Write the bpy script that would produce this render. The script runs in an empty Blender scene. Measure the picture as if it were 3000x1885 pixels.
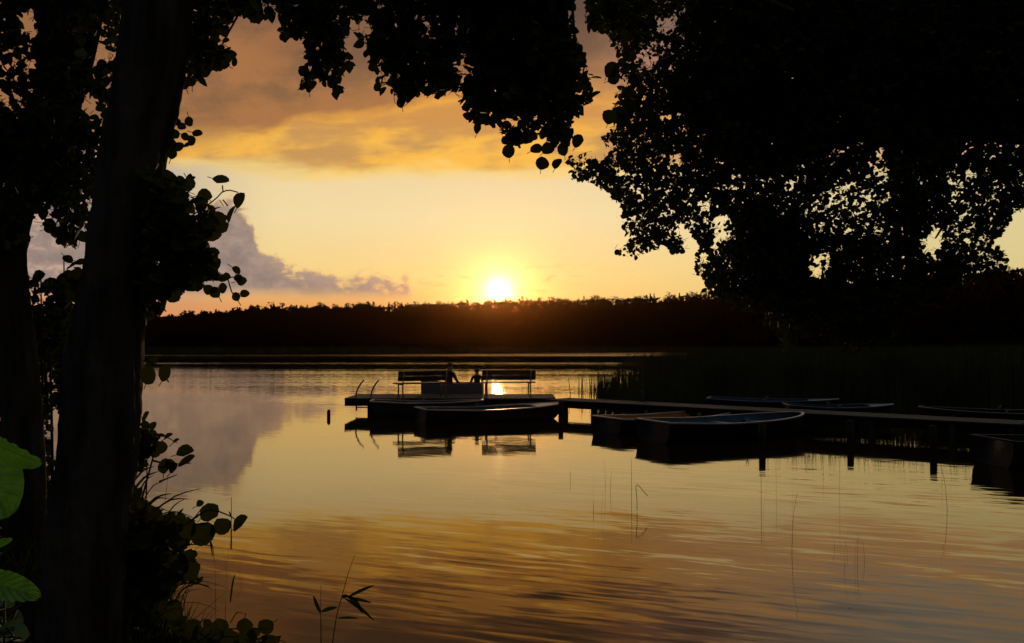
import bpy, math, random
import numpy as np
from mathutils import Vector, Matrix

SC = bpy.context.scene
COL = SC.collection
R = math.radians
random.seed(5)
RNG = np.random.default_rng(11)

# ------------------------------------------------------------------ camera
F = 887.0            # focal length in pixels of a 1024 px wide picture
CAMH = 2.1           # eye height above the water
PITCH = R(1.518)     # horizon falls at y = 345 of 643
cam_data = bpy.data.cameras.new("camera")
cam_data.sensor_width = 36.0
cam_data.lens = 36.0 * F / 1024.0
cam_data.clip_start = 0.05
cam_data.clip_end = 3000
cam = bpy.data.objects.new("camera", cam_data)
COL.objects.link(cam)
cam.location = (0, 0, CAMH)
cam.rotation_euler = (R(90) + PITCH, 0, 0)
SC.camera = cam

SUN_AZ = math.degrees(math.atan((499 - 512) / F))      # degrees east of +Y
SUN_EL = 3.45

# ------------------------------------------------------------------ render look
SC.view_settings.view_transform = 'Standard'
SC.view_settings.look = 'None'
SC.view_settings.exposure = 0
SC.view_settings.gamma = 1
SC.render.engine = 'CYCLES'
SC.cycles.use_denoising = True
SC.cycles.denoising_input_passes = 'RGB_ALBEDO'
SC.cycles.max_bounces = 6
SC.cycles.diffuse_bounces = 2
SC.cycles.glossy_bounces = 3
SC.cycles.transmission_bounces = 3
SC.cycles.sample_clamp_indirect = 6


def lin(r, g, b):
    o = []
    for c in (r, g, b):
        c = c / 255.0
        o.append(c / 12.92 if c <= 0.04045 else ((c + 0.055) / 1.055) ** 2.4)
    return tuple(o)


class NT:
    """small helper to write node trees as expressions"""
    def __init__(self, tree):
        self.t = tree
        self.n = tree.nodes
        self.l = tree.links

    def node(self, typ, **kw):
        n = self.n.new(typ)
        for k, v in kw.items():
            setattr(n, k, v)
        return n

    def put(self, sock, v):
        if isinstance(v, bpy.types.NodeSocket):
            self.l.new(v, sock)
        elif v is not None:
            if isinstance(v, (tuple, list)) and len(v) == 3 and sock.type == 'RGBA':
                v = (*v, 1)
            sock.default_value = v

    def m(self, op, a, b=None, c=None, clamp=False):
        n = self.node('ShaderNodeMath', operation=op, use_clamp=clamp)
        self.put(n.inputs[0], a)
        if b is not None: self.put(n.inputs[1], b)
        if c is not None: self.put(n.inputs[2], c)
        return n.outputs[0]

    def step(self, v, lo, hi, tlo=0.0, thi=1.0):
        n = self.node('ShaderNodeMapRange', interpolation_type='SMOOTHSTEP', clamp=True)
        self.put(n.inputs['Value'], v)
        self.put(n.inputs['From Min'], lo); self.put(n.inputs['From Max'], hi)
        self.put(n.inputs['To Min'], tlo); self.put(n.inputs['To Max'], thi)
        return n.outputs['Result']

    def mix(self, f, a, b, blend='MIX'):
        n = self.node('ShaderNodeMix', data_type='RGBA', blend_type=blend, clamp_factor=True)
        self.put(n.inputs[0], f); self.put(n.inputs[6], a); self.put(n.inputs[7], b)
        return n.outputs[2]

    def ramp(self, v, stops, interp='LINEAR'):
        n = self.node('ShaderNodeValToRGB')
        cr = n.color_ramp; cr.interpolation = interp
        while len(cr.elements) < len(stops): cr.elements.new(0.5)
        for e, (p, c) in zip(cr.elements, stops):
            e.position = p
        for e, (p, c) in zip(cr.elements, stops):
            e.color = (*c, 1) if isinstance(c, tuple) else (c, c, c, 1)
        self.put(n.inputs[0], v)
        return n.outputs[0]

    def noise(self, vec, scale, detail=4, rough=0.5, dist=0.0, color=False, ntype=None):
        n = self.node('ShaderNodeTexNoise')
        if ntype: n.noise_type = ntype
        self.put(n.inputs['Vector'], vec)
        n.inputs['Scale'].default_value = scale
        n.inputs['Detail'].default_value = detail
        n.inputs['Roughness'].default_value = rough
        n.inputs['Distortion'].default_value = dist
        return n.outputs['Color' if color else 'Fac']

    def xyz(self, x, y, z=0.0):
        n = self.node('ShaderNodeCombineXYZ')
        self.put(n.inputs[0], x); self.put(n.inputs[1], y); self.put(n.inputs[2], z)
        return n.outputs[0]

    def sep(self, v):
        n = self.node('ShaderNodeSeparateXYZ')
        self.put(n.inputs[0], v)
        return n.outputs


# ------------------------------------------------------------------ sky (world)
def build_world():
    w = bpy.data.worlds.new("World")
    SC.world = w
    w.use_nodes = True
    w.node_tree.nodes.clear()
    T = NT(w.node_tree)
    tc = T.node('ShaderNodeTexCoord').outputs['Generated']
    x, y, z = T.sep(tc)
    zc = T.m('MAXIMUM', T.m('MINIMUM', z, 0.9999), -0.9999)
    el = T.m('MULTIPLY', T.m('ARCSINE', zc), 57.29578)
    az = T.m('MULTIPLY', T.m('ARCTAN2', x, y), 57.29578)
    # angle from the sun
    sd = (math.sin(R(SUN_AZ)) * math.cos(R(SUN_EL)), math.cos(R(SUN_AZ)) * math.cos(R(SUN_EL)), math.sin(R(SUN_EL)))
    dp = T.node('ShaderNodeVectorMath', operation='DOT_PRODUCT')
    T.put(dp.inputs[0], tc); dp.inputs[1].default_value = sd
    ca = T.m('MINIMUM', dp.outputs['Value'], 0.9999999)
    ang = T.m('MULTIPLY', T.m('ARCCOSINE', ca), 57.29578)

    e01 = T.m('DIVIDE', T.m('MAXIMUM', el, 0.0), 90.0)
    base = T.ramp(e01, [(0.0, lin(246, 178, 92)), (0.022, lin(247, 194, 108)), (0.05, lin(245, 212, 136)),
                        (0.09, lin(242, 219, 164)), (0.14, lin(236, 210, 158)), (0.22, lin(165, 155, 150)),
                        (0.40, lin(74, 84, 106)), (1.0, lin(78, 94, 130))])
    # to the left the clear sky is cooler and dimmer, to the right a pale greenish yellow
    left = T.step(az, -14.0, -24.0)
    base = T.mix(T.m('MULTIPLY', left, 0.75), base, lin(160, 152, 150))
    right = T.step(az, 6.0, 30.0)
    base = T.mix(T.m('MULTIPLY', right, 0.6), base, lin(205, 196, 142))
    lowleft = T.m('MULTIPLY', T.step(az, -1.0, -11.0), T.step(el, 4.6, 1.6))
    base = T.mix(T.m('MULTIPLY', lowleft, 0.85), base, lin(222, 146, 88))

    # noises in angular space, stretched along the horizon
    ca_v = T.xyz(T.m('MULTIPLY', az, 0.055), T.m('MULTIPLY', el, 0.2), 0.0)
    n_big = T.noise(ca_v, 1.15, 6, 0.55, 0.6)
    tilt_v = T.xyz(T.m('MULTIPLY', az, 0.05), T.m('ADD', T.m('MULTIPLY', el, 0.36), T.m('MULTIPLY', az, -0.02)), 3.3)
    n_str = T.noise(tilt_v, 1.6, 6, 0.55, 0.35)
    puff_v = T.xyz(T.m('MULTIPLY', az, 0.12), T.m('ADD', T.m('MULTIPLY', el, 0.34), T.m('MULTIPLY', az, -0.03)), 12.4)
    npf = T.m('SUBTRACT', T.noise(puff_v, 1.5, 5, 0.5, 0.2), 0.5)
    round_v = T.xyz(T.m('MULTIPLY', az, 0.42), T.m('MULTIPLY', el, 0.62), 7.7)
    n_rnd = T.noise(round_v, 1.7, 9, 0.66, 0.3)
    nb = T.m('SUBTRACT', n_big, 0.5)
    ns = T.m('SUBTRACT', n_str, 0.5)
    nr = T.m('SUBTRACT', n_rnd, 0.5)

    # upper cloud deck
    warped = T.m('ADD', T.m('ADD', el, T.m('MULTIPLY', nb, 3.4)), T.m('MULTIPLY', ns, 2.6))
    deck = T.step(warped, 10.2, 11.6)
    gold = T.mix(T.step(T.m('ADD', T.m('MULTIPLY', ns, 0.6), T.m('MULTIPLY', npf, 0.9)), -0.10, 0.09), lin(198, 148, 84), lin(250, 186, 72))
    gold = T.mix(T.m('MULTIPLY', T.step(el, 12.5, 15.0), 0.4), gold, lin(222, 138, 48))
    gold = T.mix(T.m('MULTIPLY', T.step(az, 4.0, 15.0), 0.75), gold, lin(212, 168, 128))
    e2 = T.m('ADD', T.m('ADD', el, T.m('ADD', T.m('MULTIPLY', npf, 6.5), T.m('MULTIPLY', nr, 1.3))), T.m('SUBTRACT', T.m('MULTIPLY', T.m('MINIMUM', az, -5.0), -0.26), 4.4))
    grey = T.mix(T.step(T.m('ADD', T.m('MULTIPLY', nr, 0.4), npf), -0.14, 0.16), lin(132, 94, 62), lin(168, 112, 66))
    grey = T.mix(T.m('MULTIPLY', T.step(az, 3.0, 13.0), 0.75), grey, lin(172, 134, 120))
    rimd = T.m('MULTIPLY', T.step(warped, 11.9, 11.0), T.step(az, 16.0, 6.0))
    gold = T.mix(T.m('MULTIPLY', rimd, 0.75), gold, lin(250, 214, 124))
    deckc = T.mix(T.step(e2, 12.1, 14.3), gold, grey)
    # above the frame the deck breaks into dim mauve and blue grey
    deckc = T.mix(T.step(T.m('ADD', el, T.m('MULTIPLY', nb, 8.0)), 16.5, 22.0), deckc, lin(90, 68, 56))
    deckc = T.mix(T.step(el, 34.0, 58.0), deckc, lin(84, 100, 136))
    # right hand: a brighter blue-grey clearing high up
    rc = T.m('MULTIPLY', T.step(az, 10.0, 26.0), T.m('MULTIPLY', T.step(warped, 12.0, 17.0), T.step(el, 40.0, 30.0)))
    deckc = T.mix(T.m('MULTIPLY', rc, 0.85), deckc, lin(184, 182, 176))
    sky = T.mix(T.m('MULTIPLY', deck, T.step(az, 50.0, 24.0, 0.35, 0.96)), base, deckc)

    # cumulus bank at the left; outline as a height over azimuth
    a01 = T.m('DIVIDE', T.m('ADD', az, 40.6), 40.0, clamp=True)
    top = T.ramp(a01, [(0.0, 1.0), (0.50, 0.96), (0.585, 0.92), (0.605, 0.80), (0.615, 0.63), (0.66, 0.53), (0.72, 0.465), (0.80, 0.455),
                       (0.845, 0.43), (0.868, 0.30), (0.875, 0.0)])
    topd = T.m('MULTIPLY', top, 10.0)
    dist = T.m('SUBTRACT', T.m('ADD', topd, T.m('MULTIPLY', nr, 4.3)), el)
    cum = T.m('MULTIPLY', T.step(dist, -0.15, 0.75), T.step(T.m('ADD', el, T.m('MULTIPLY', ns, 0.7)), 2.8, 3.7))
    cumc = T.mix(T.step(nr, -0.2, 0.2), lin(140, 124, 118), lin(172, 149, 133))
    cumc = T.mix(T.m('MULTIPLY', T.step(dist, 1.15, 0.0), T.step(az, -26.0, -13.0, 0.3, 0.95)), cumc, lin(240, 196, 128))
    peach = T.m('MULTIPLY', T.step(nr, 0.03, 0.16), T.step(az, -19.0, -24.0))
    cumc = T.mix(T.m('MULTIPLY', peach, 0.7), cumc, lin(205, 170, 150))
    sky = T.mix(cum, sky, cumc)
    # little wisps beside the sun
    wv = T.xyz(T.m('MULTIPLY', az, 0.55), T.m('MULTIPLY', el, 1.9), 1.1)
    wn = T.noise(wv, 1.3, 6, 0.6, 0.4)
    wis = T.m('MULTIPLY', T.step(wn, 0.52, 0.66), T.m('MULTIPLY', T.m('MULTIPLY', T.step(az, -9.0, -4.0), T.step(az, 7.0, 2.5)), T.m('MULTIPLY', T.step(el, 3.0, 3.6), T.step(el, 5.6, 4.6))))
    sky = T.mix(T.m('MULTIPLY', wis, 0.5), sky, lin(222, 170, 98))

    # away from the sunset the dome sinks to dusk
    back = T.m('MULTIPLY', T.step(ang, 38.0, 85.0), T.step(el, 62.0, 30.0))
    nish = T.node('ShaderNodeTexSky', sky_type='NISHITA', sun_disc=False)
    nish.sun_elevation = R(SUN_EL); nish.sun_rotation = R(SUN_AZ)
    nish.air_density = 1.3; nish.dust_density = 2.0
    nsc = T.mix(1.0, nish.outputs[0], (0.022, 0.022, 0.022), 'MULTIPLY')
    sky = T.mix(T.m('MULTIPLY', back, 0.96), sky, nsc)
    sky = T.mix(T.m('MULTIPLY', back, 1.0), sky, T.mix(1.0, sky, (0.5, 0.5, 0.55), 'MULTIPLY'))

    # aureole and disc
    def glow(amp, fall, col):
        g = T.m('MULTIPLY', T.m('EXPONENT', T.m('DIVIDE', ang, -fall)), amp)
        n = T.node('ShaderNodeVectorMath', operation='SCALE')
        n.inputs[0].default_value = col
        T.put(n.inputs['Scale'], g)
        return n.outputs[0]
    def add(a, b):
        n = T.node('ShaderNodeVectorMath', operation='ADD')
        T.put(n.inputs[0], a); T.put(n.inputs[1], b)
        return n.outputs[0]
    sky = add(sky, glow(0.08, 5.0, (1.0, 0.66, 0.26)))
    sky = add(sky, glow(7.5, 0.53, (1.0, 0.74, 0.34)))
    disc = T.step(ang, 0.52, 0.36)
    n = T.node('ShaderNodeVectorMath', operation='SCALE')
    n.inputs[0].default_value = (1.0, 0.72, 0.36)
    T.put(n.inputs['Scale'], T.m('MULTIPLY', disc, 320.0))
    sky = add(sky, n.outputs[0])
    bg = T.node('ShaderNodeBackground')
    T.put(bg.inputs['Color'], sky)
    bg.inputs['Strength'].default_value = 1.0
    out = T.node('ShaderNodeOutputWorld')
    T.l.new(bg.outputs[0], out.inputs['Surface'])
    w.cycles.sampling_method = 'MANUAL'
    w.cycles.sample_map_resolution = 1024


build_world()

sl = bpy.data.lights.new("sun", 'SUN')
sl.energy = 0.9
sl.angle = R(0.53)
sl.color = (1.0, 0.66, 0.34)
so = bpy.data.objects.new("sun", sl)
COL.objects.link(so)
sdir = Vector((math.sin(R(SUN_AZ)) * math.cos(R(SUN_EL)), math.cos(R(SUN_AZ)) * math.cos(R(SUN_EL)), math.sin(R(SUN_EL))))
so.rotation_euler = (-sdir).to_track_quat('-Z', 'Y').to_euler()
so.location = (0, 60, 30)


# ------------------------------------------------------------------ helpers
def at(px, py, Y):
    """world point on the ray through pixel (px, py) of the 1024 picture, at depth Y"""
    dx = (px - 512.0) / F
    dy = (321.5 - py) / F
    d = np.array([dx, math.cos(PITCH) - dy * math.sin(PITCH), math.sin(PITCH) + dy * math.cos(PITCH)])
    return Vector(d * (Y / d[1])) + Vector((0, 0, CAMH))


def at_np(px, py, Y):
    dx = (px - 512.0) / F
    dy = (321.5 - py) / F
    dY = math.cos(PITCH) - dy * math.sin(PITCH)
    dZ = math.sin(PITCH) + dy * math.cos(PITCH)
    s = Y / dY
    return np.stack([dx * s, Y + 0 * px, CAMH + dZ * s], axis=-1)


def proj_np(P):
    v = P - np.array([0, 0, CAMH])
    fw = v[:, 1] * math.cos(PITCH) + v[:, 2] * math.sin(PITCH)
    up = -v[:, 1] * math.sin(PITCH) + v[:, 2] * math.cos(PITCH)
    fw = np.maximum(fw, 1e-3)
    return 512 + F * v[:, 0] / fw, 321.5 - F * up / fw


D = 2.3516           # scale of the pixel notes below: 2408 px wide -> 1024


def material(name, col, rough=0.6, spec=0.5, metal=0.0, var=0.0, vscale=6.0, bump=0.0, bscale=20.0, stretch=(1, 1, 1),
             trans=0.0, tcol=None, coords='Object', col2=None):
    m = bpy.data.materials.new(name)
    m.use_nodes = True
    m.node_tree.nodes.clear()
    T = NT(m.node_tree)
    p = T.node('ShaderNodeBsdfPrincipled')
    p.inputs['Roughness'].default_value = rough
    p.inputs['Metallic'].default_value = metal
    p.inputs['Specular IOR Level'].default_value = spec
    tc = T.node('ShaderNodeTexCoord').outputs[coords]
    mp = T.node('ShaderNodeMapping')
    T.put(mp.inputs[0], tc)
    mp.inputs['Scale'].default_value = stretch
    v = mp.outputs[0]
    if var > 0 or col2:
        n = T.noise(v, vscale, 5, 0.6)
        c2 = col2 if col2 else tuple(c * (1 - var) for c in col)
        c1 = col if col2 else tuple(min(1, c * (1 + var)) for c in col)
        c = T.mix(T.step(n, 0.35, 0.65), c2, c1)
    else:
        c = col
    T.put(p.inputs['Base Color'], c)
    if bump > 0:
        b = T.node('ShaderNodeBump')
        b.inputs['Strength'].default_value = 1.0
        b.inputs['Distance'].default_value = bump
        T.put(b.inputs['Height'], T.noise(v, bscale, 6, 0.65))
        T.l.new(b.outputs[0], p.inputs['Normal'])
    out = T.node('ShaderNodeOutputMaterial')
    if trans > 0:
        tr = T.node('ShaderNodeBsdfTranslucent')
        T.put(tr.inputs['Color'], tcol if tcol else col)
        mx = T.node('ShaderNodeMixShader')
        mx.inputs[0].default_value = trans
        T.l.new(p.outputs[0], mx.inputs[1]); T.l.new(tr.outputs[0], mx.inputs[2])
        T.l.new(mx.outputs[0], out.inputs[0])
    else:
        T.l.new(p.outputs[0], out.inputs[0])
    return m


M = {}
M['bark'] = material('bark', (0.062, 0.052, 0.046), 1.0, 0.03, var=0.5, vscale=9, bump=0.035, bscale=14, stretch=(1, 1, 0.18), coords='Object')
M['twig'] = material('twig', (0.05, 0.038, 0.03), 0.9, 0.2, var=0.3)
M['leaf'] = material('alder_leaf', (0.022, 0.034, 0.010), 0.7, 0.12, trans=0.25, tcol=(0.035, 0.045, 0.008), var=0.3, vscale=3)
M['leaf_olive'] = material('alder_leaf_olive', (0.03, 0.042, 0.010), 0.7, 0.12, trans=0.3, tcol=(0.055, 0.06, 0.006), var=0.35, vscale=2)
M['leaf_green'] = material('fresh_leaf', (0.05, 0.15, 0.025), 0.34, 0.5, trans=0.4, tcol=(0.10, 0.30, 0.03), var=0.35, vscale=30, bump=0.001, bscale=60)
M['grass'] = material('grass_blade', (0.03, 0.05, 0.015), 0.7, 0.15, trans=0.2, tcol=(0.04, 0.06, 0.01))
M['reed'] = material('reed_blade', (0.055, 0.065, 0.028), 0.8, 0.1, var=0.4, vscale=0.6)
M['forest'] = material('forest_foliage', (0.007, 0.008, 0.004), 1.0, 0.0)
M['soil'] = material('shore_soil', (0.035, 0.028, 0.018), 0.95, 0.1, var=0.4, vscale=1.5, bump=0.03, bscale=6, col2=(0.02, 0.028, 0.012))
M['wood'] = material('weathered_planks', (0.05, 0.04, 0.034), 0.85, 0.25, var=0.35, vscale=3, bump=0.004, bscale=9, stretch=(1, 8, 1))
M['wood_dark'] = material('wet_timber', (0.026, 0.021, 0.017), 0.85, 0.1, var=0.3, vscale=4, bump=0.005, bscale=14, stretch=(1, 1, 0.3))
M['bench_wood'] = material('bench_planks', (0.05, 0.028, 0.016), 0.65, 0.3, var=0.3, vscale=5, bump=0.002, bscale=12, stretch=(0.3, 3, 3))
M['steel'] = material('galvanised_steel', (0.30, 0.27, 0.25), 0.45, 0.5, metal=0.8, var=0.15)
M['hull_white'] = material('hull_pale_paint', (0.26, 0.27, 0.32), 0.45, 0.4, var=0.12, vscale=2.5)
M['hull_dark'] = material('hull_tarred', (0.016, 0.014, 0.014), 0.7, 0.15, var=0.3, vscale=3)
M['hull_blue'] = material('hull_blue_paint', (0.032, 0.075, 0.15), 0.5, 0.35, var=0.2, vscale=3)
M['hull_grey'] = material('hull_grey_paint', (0.035, 0.04, 0.06), 0.5, 0.3, var=0.2, vscale=3)
M['wood_boat'] = material('varnished_boat_wood', (0.34, 0.10, 0.025), 0.5, 0.4, var=0.3, vscale=4, stretch=(0.3, 3, 3))
M['rim'] = material('gunwale_pale', (0.34, 0.33, 0.35), 0.35, 0.5, var=0.15, vscale=5)
M['rim_blue'] = material('gunwale_blue', (0.10, 0.16, 0.22), 0.35, 0.5, var=0.15, vscale=5)
M['plastic_white'] = material('gelcoat_white', (0.15, 0.14, 0.165), 0.35, 0.5, var=0.06)
M['skin'] = material('skin', (0.35, 0.2, 0.14), 0.6, 0.3)
M['cloth_dark'] = material('dark_jacket', (0.03, 0.035, 0.05), 0.9, 0.1, var=0.2)
M['cloth_blue'] = material('blue_trousers', (0.05, 0.09, 0.18), 0.9, 0.1, var=0.2)
M['cloth_brown'] = material('dark_shirt', (0.05, 0.03, 0.03), 0.9, 0.1, var=0.2)
M['hair'] = material('hair', (0.03, 0.02, 0.015), 0.7, 0.3)


def tag(o, label=None, cat=None, group=None, kind=None):
    if label: o['label'] = label
    if cat: o['category'] = cat
    if group: o['group'] = group
    if kind: o['kind'] = kind
    return o


def empty(name, loc=(0, 0, 0), rz=0.0):
    o = bpy.data.objects.new(name, None)
    o.empty_display_size = 0.2
    COL.objects.link(o)
    o.location = loc
    o.rotation_euler = (0, 0, rz)
    return o


def link_mesh(name, me, mat, parent=None, smooth=False):
    if mat is not None and not me.materials:
        me.materials.append(mat)
    if smooth:
        me.polygons.foreach_set('use_smooth', [True] * len(me.polygons))
    o = bpy.data.objects.new(name, me)
    COL.objects.link(o)
    if parent: o.parent = parent
    return o


def np_mesh(name, V, polys_flat, loop_starts):
    me = bpy.data.meshes.new(name)
    me.vertices.add(len(V))
    me.vertices.foreach_set('co', np.asarray(V, dtype=np.float32).ravel())
    me.loops.add(len(polys_flat))
    me.loops.foreach_set('vertex_index', np.asarray(polys_flat, dtype=np.int32))
    me.polygons.add(len(loop_starts))
    me.polygons.foreach_set('loop_start', np.asarray(loop_starts, dtype=np.int32))
    me.update(calc_edges=True)
    return me


class MB:
    """collects primitives and links them as one mesh"""
    def __init__(self):
        self.v = []; self.f = []

    def add(self, vs, fs):
        b = len(self.v)
        self.v += [tuple(p) for p in vs]
        self.f += [tuple(i + b for i in f) for f in fs]
        return self

    def box(self, c, s, rot=None):
        hx, hy, hz = s[0] / 2, s[1] / 2, s[2] / 2
        vs = [Vector((sx * hx, sy * hy, sz * hz)) for sz in (-1, 1) for sy in (-1, 1) for sx in (-1, 1)]
        if rot is not None: vs = [rot @ v for v in vs]
        vs = [v + Vector(c) for v in vs]
        return self.add(vs, [(0, 2, 3, 1), (4, 5, 7, 6), (0, 1, 5, 4), (2, 6, 7, 3), (0, 4, 6, 2), (1, 3, 7, 5)])

    def bar(self, a, b, w, h, up=(0, 0, 1)):
        a = Vector(a); b = Vector(b)
        d = (b - a); L = d.length; d.normalize()
        s = d.cross(Vector(up))
        if s.length < 1e-4: s = d.cross(Vector((0, 1, 0)))
        s.normalize(); u = s.cross(d)
        rot = Matrix((d, s, u)).transposed()
        return self.box((a + b) / 2, (L, w, h), rot)

    def tube(self, pts, rads, n=8, cap=True, jit=0.0):
        pts = [Vector(p) for p in pts]
        if not hasattr(rads, '__len__'): rads = [rads] * len(pts)
        base = len(self.v); vs = []; fs = []
        prev = None
        for i, p in enumerate(pts):
            d = (pts[min(i + 1, len(pts) - 1)] - pts[max(i - 1, 0)]).normalized()
            if prev is None:
                s = d.cross(Vector((0.13, 1, 0.07)))
                if s.length < 0.05: s = d.cross(Vector((1, 0, 0)))
            else:
                s = prev - d * prev.dot(d)
            s.normalize(); prev = s
            u = d.cross(s)
            for k in range(n):
                a = 2 * math.pi * k / n
                r = rads[i] * (1 + jit * (random.random() - 0.5))
                vs.append(p + s * (math.cos(a) * r) + u * (math.sin(a) * r))
        for i in range(len(pts) - 1):
            for k in range(n):
                k2 = (k + 1) % n
                fs.append((i * n + k, i * n + k2, (i + 1) * n + k2, (i + 1) * n + k))
        if cap:
            fs.append(tuple(range(n))[::-1])
            fs.append(tuple((len(pts) - 1) * n + k for k in range(n)))
        return self.add(vs, fs)

    def build(self, name, mat, parent=None, smooth=False):
        me = bpy.data.meshes.new(name)
        me.from_pydata(self.v, [], self.f)
        me.update()
        return link_mesh(name, me, mat, parent, smooth)


def spline(pts, n):
    """Catmull-Rom through points of any dimension"""
    P = np.asarray(pts, dtype=float)
    out = []
    m = len(P)
    for t in np.linspace(0, m - 1, n):
        i = min(int(t), m - 2); u = t - i
        p0 = P[max(i - 1, 0)]; p1 = P[i]; p2 = P[i + 1]; p3 = P[min(i + 2, m - 1)]
        out.append(0.5 * ((2 * p1) + (-p0 + p2) * u + (2 * p0 - 5 * p1 + 4 * p2 - p3) * u * u + (-p0 + 3 * p1 - 3 * p2 + p3) * u ** 3))
    return np.array(out)


def inside(px, py, poly):
    poly = np.asarray(poly, dtype=float)
    res = np.zeros(px.shape, dtype=bool)
    n = len(poly)
    j = n - 1
    for i in range(n):
        xi, yi = poly[i]; xj, yj = poly[j]
        c = ((yi > py) != (yj > py)) & (px < (xj - xi) * (py - yi) / ((yj - yi) if yj != yi else 1e-9) + xi)
        res ^= c
        j = i
    return res


# ------------------------------------------------------------------ terrain, water
def near_shore(x):
    return np.interp(x, [-60, -14, -6, -3.2, -1.6, 0, 3, 8, 14, 19, 26, 45], [16, 13, 9.0, 7.0, 5.6, 4.6, 4.0, 4.3, 7.5, 12, 26, 34])


SH_PX = [-400, 0, 300, 400, 500, 640, 720, 850, 1024, 1250, 1600]
SH_Y = [150, 196, 212, 236, 262, 300, 305, 262, 190, 130, 90]


TOP_PX = [-400, 0, 170, 238, 323, 383, 468, 553, 638, 697, 723, 850, 978, 1024, 1300, 1600]
TOP_Y = [322, 320, 314, 308, 304.5, 303.5, 300.5, 298.5, 295, 291.5, 290, 281, 271, 266, 240, 215]


def far_shore_px(px):
    return np.interp(px, SH_PX, SH_Y)


def terrain_z(X, Y):
    px = 512 + F * X / np.maximum(Y, 1.0)
    far = far_shore_px(px)
    dfar = Y - far
    near = near_shore(X) - Y
    side_l = -150 - X
    side_r = X - 95
    d = np.maximum(np.maximum(dfar, near), np.maximum(side_l, side_r))
    z = np.where(d > 0, 0.35 * (1 - np.exp(-d / 0.8)) + np.minimum(d, 60) * 0.02, np.maximum(d * 0.35, -1.6))
    z = np.where((dfar > 0) & (dfar >= near), z + np.minimum(dfar, 120) * 0.05, z)
    crest = CAMH + (345 - np.interp(px, TOP_PX, TOP_Y) - 0.0) * Y / F - 3.4
    rise = np.clip((dfar - 24) / 26, 0, 1); rise = rise * rise * (3 - 2 * rise)
    z = np.where(dfar > 0, np.maximum(z, crest * rise * np.clip(1 - (dfar - 60) / 400, 0.2, 1)), z)
    z = z + np.where(d > 0.5, 0.05 * np.sin(X * 1.7) * np.cos(Y * 1.3), 0)
    return z


def build_ground():
    xs = np.unique(np.concatenate([np.linspace(-900, -100, 18), np.linspace(-100, -12, 30), np.linspace(-12, 20, 110), np.linspace(20, 120, 34), np.linspace(120, 900, 18)]))
    ys = np.unique(np.concatenate([np.linspace(-300, -6, 12), np.linspace(-6, 16, 90), np.linspace(16, 120, 36), np.linspace(120, 400, 150), np.linspace(400, 1500, 30)]))
    X, Y = np.meshgrid(xs, ys)
    Z = terrain_z(X, Y)
    V = np.stack([X, Y, Z], -1).reshape(-1, 3)
    nx = len(xs); ny = len(ys)
    i, j = np.meshgrid(np.arange(nx - 1), np.arange(ny - 1))
    a = (j * nx + i).ravel()
    q = np.stack([a, a + 1, a + 1 + nx, a + nx], 1)
    me = np_mesh('ground', V, q.ravel(), np.arange(len(q)) * 4)
    o = link_mesh('ground', me, M['soil'], smooth=True)
    tag(o, kind='structure')


build_ground()


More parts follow.
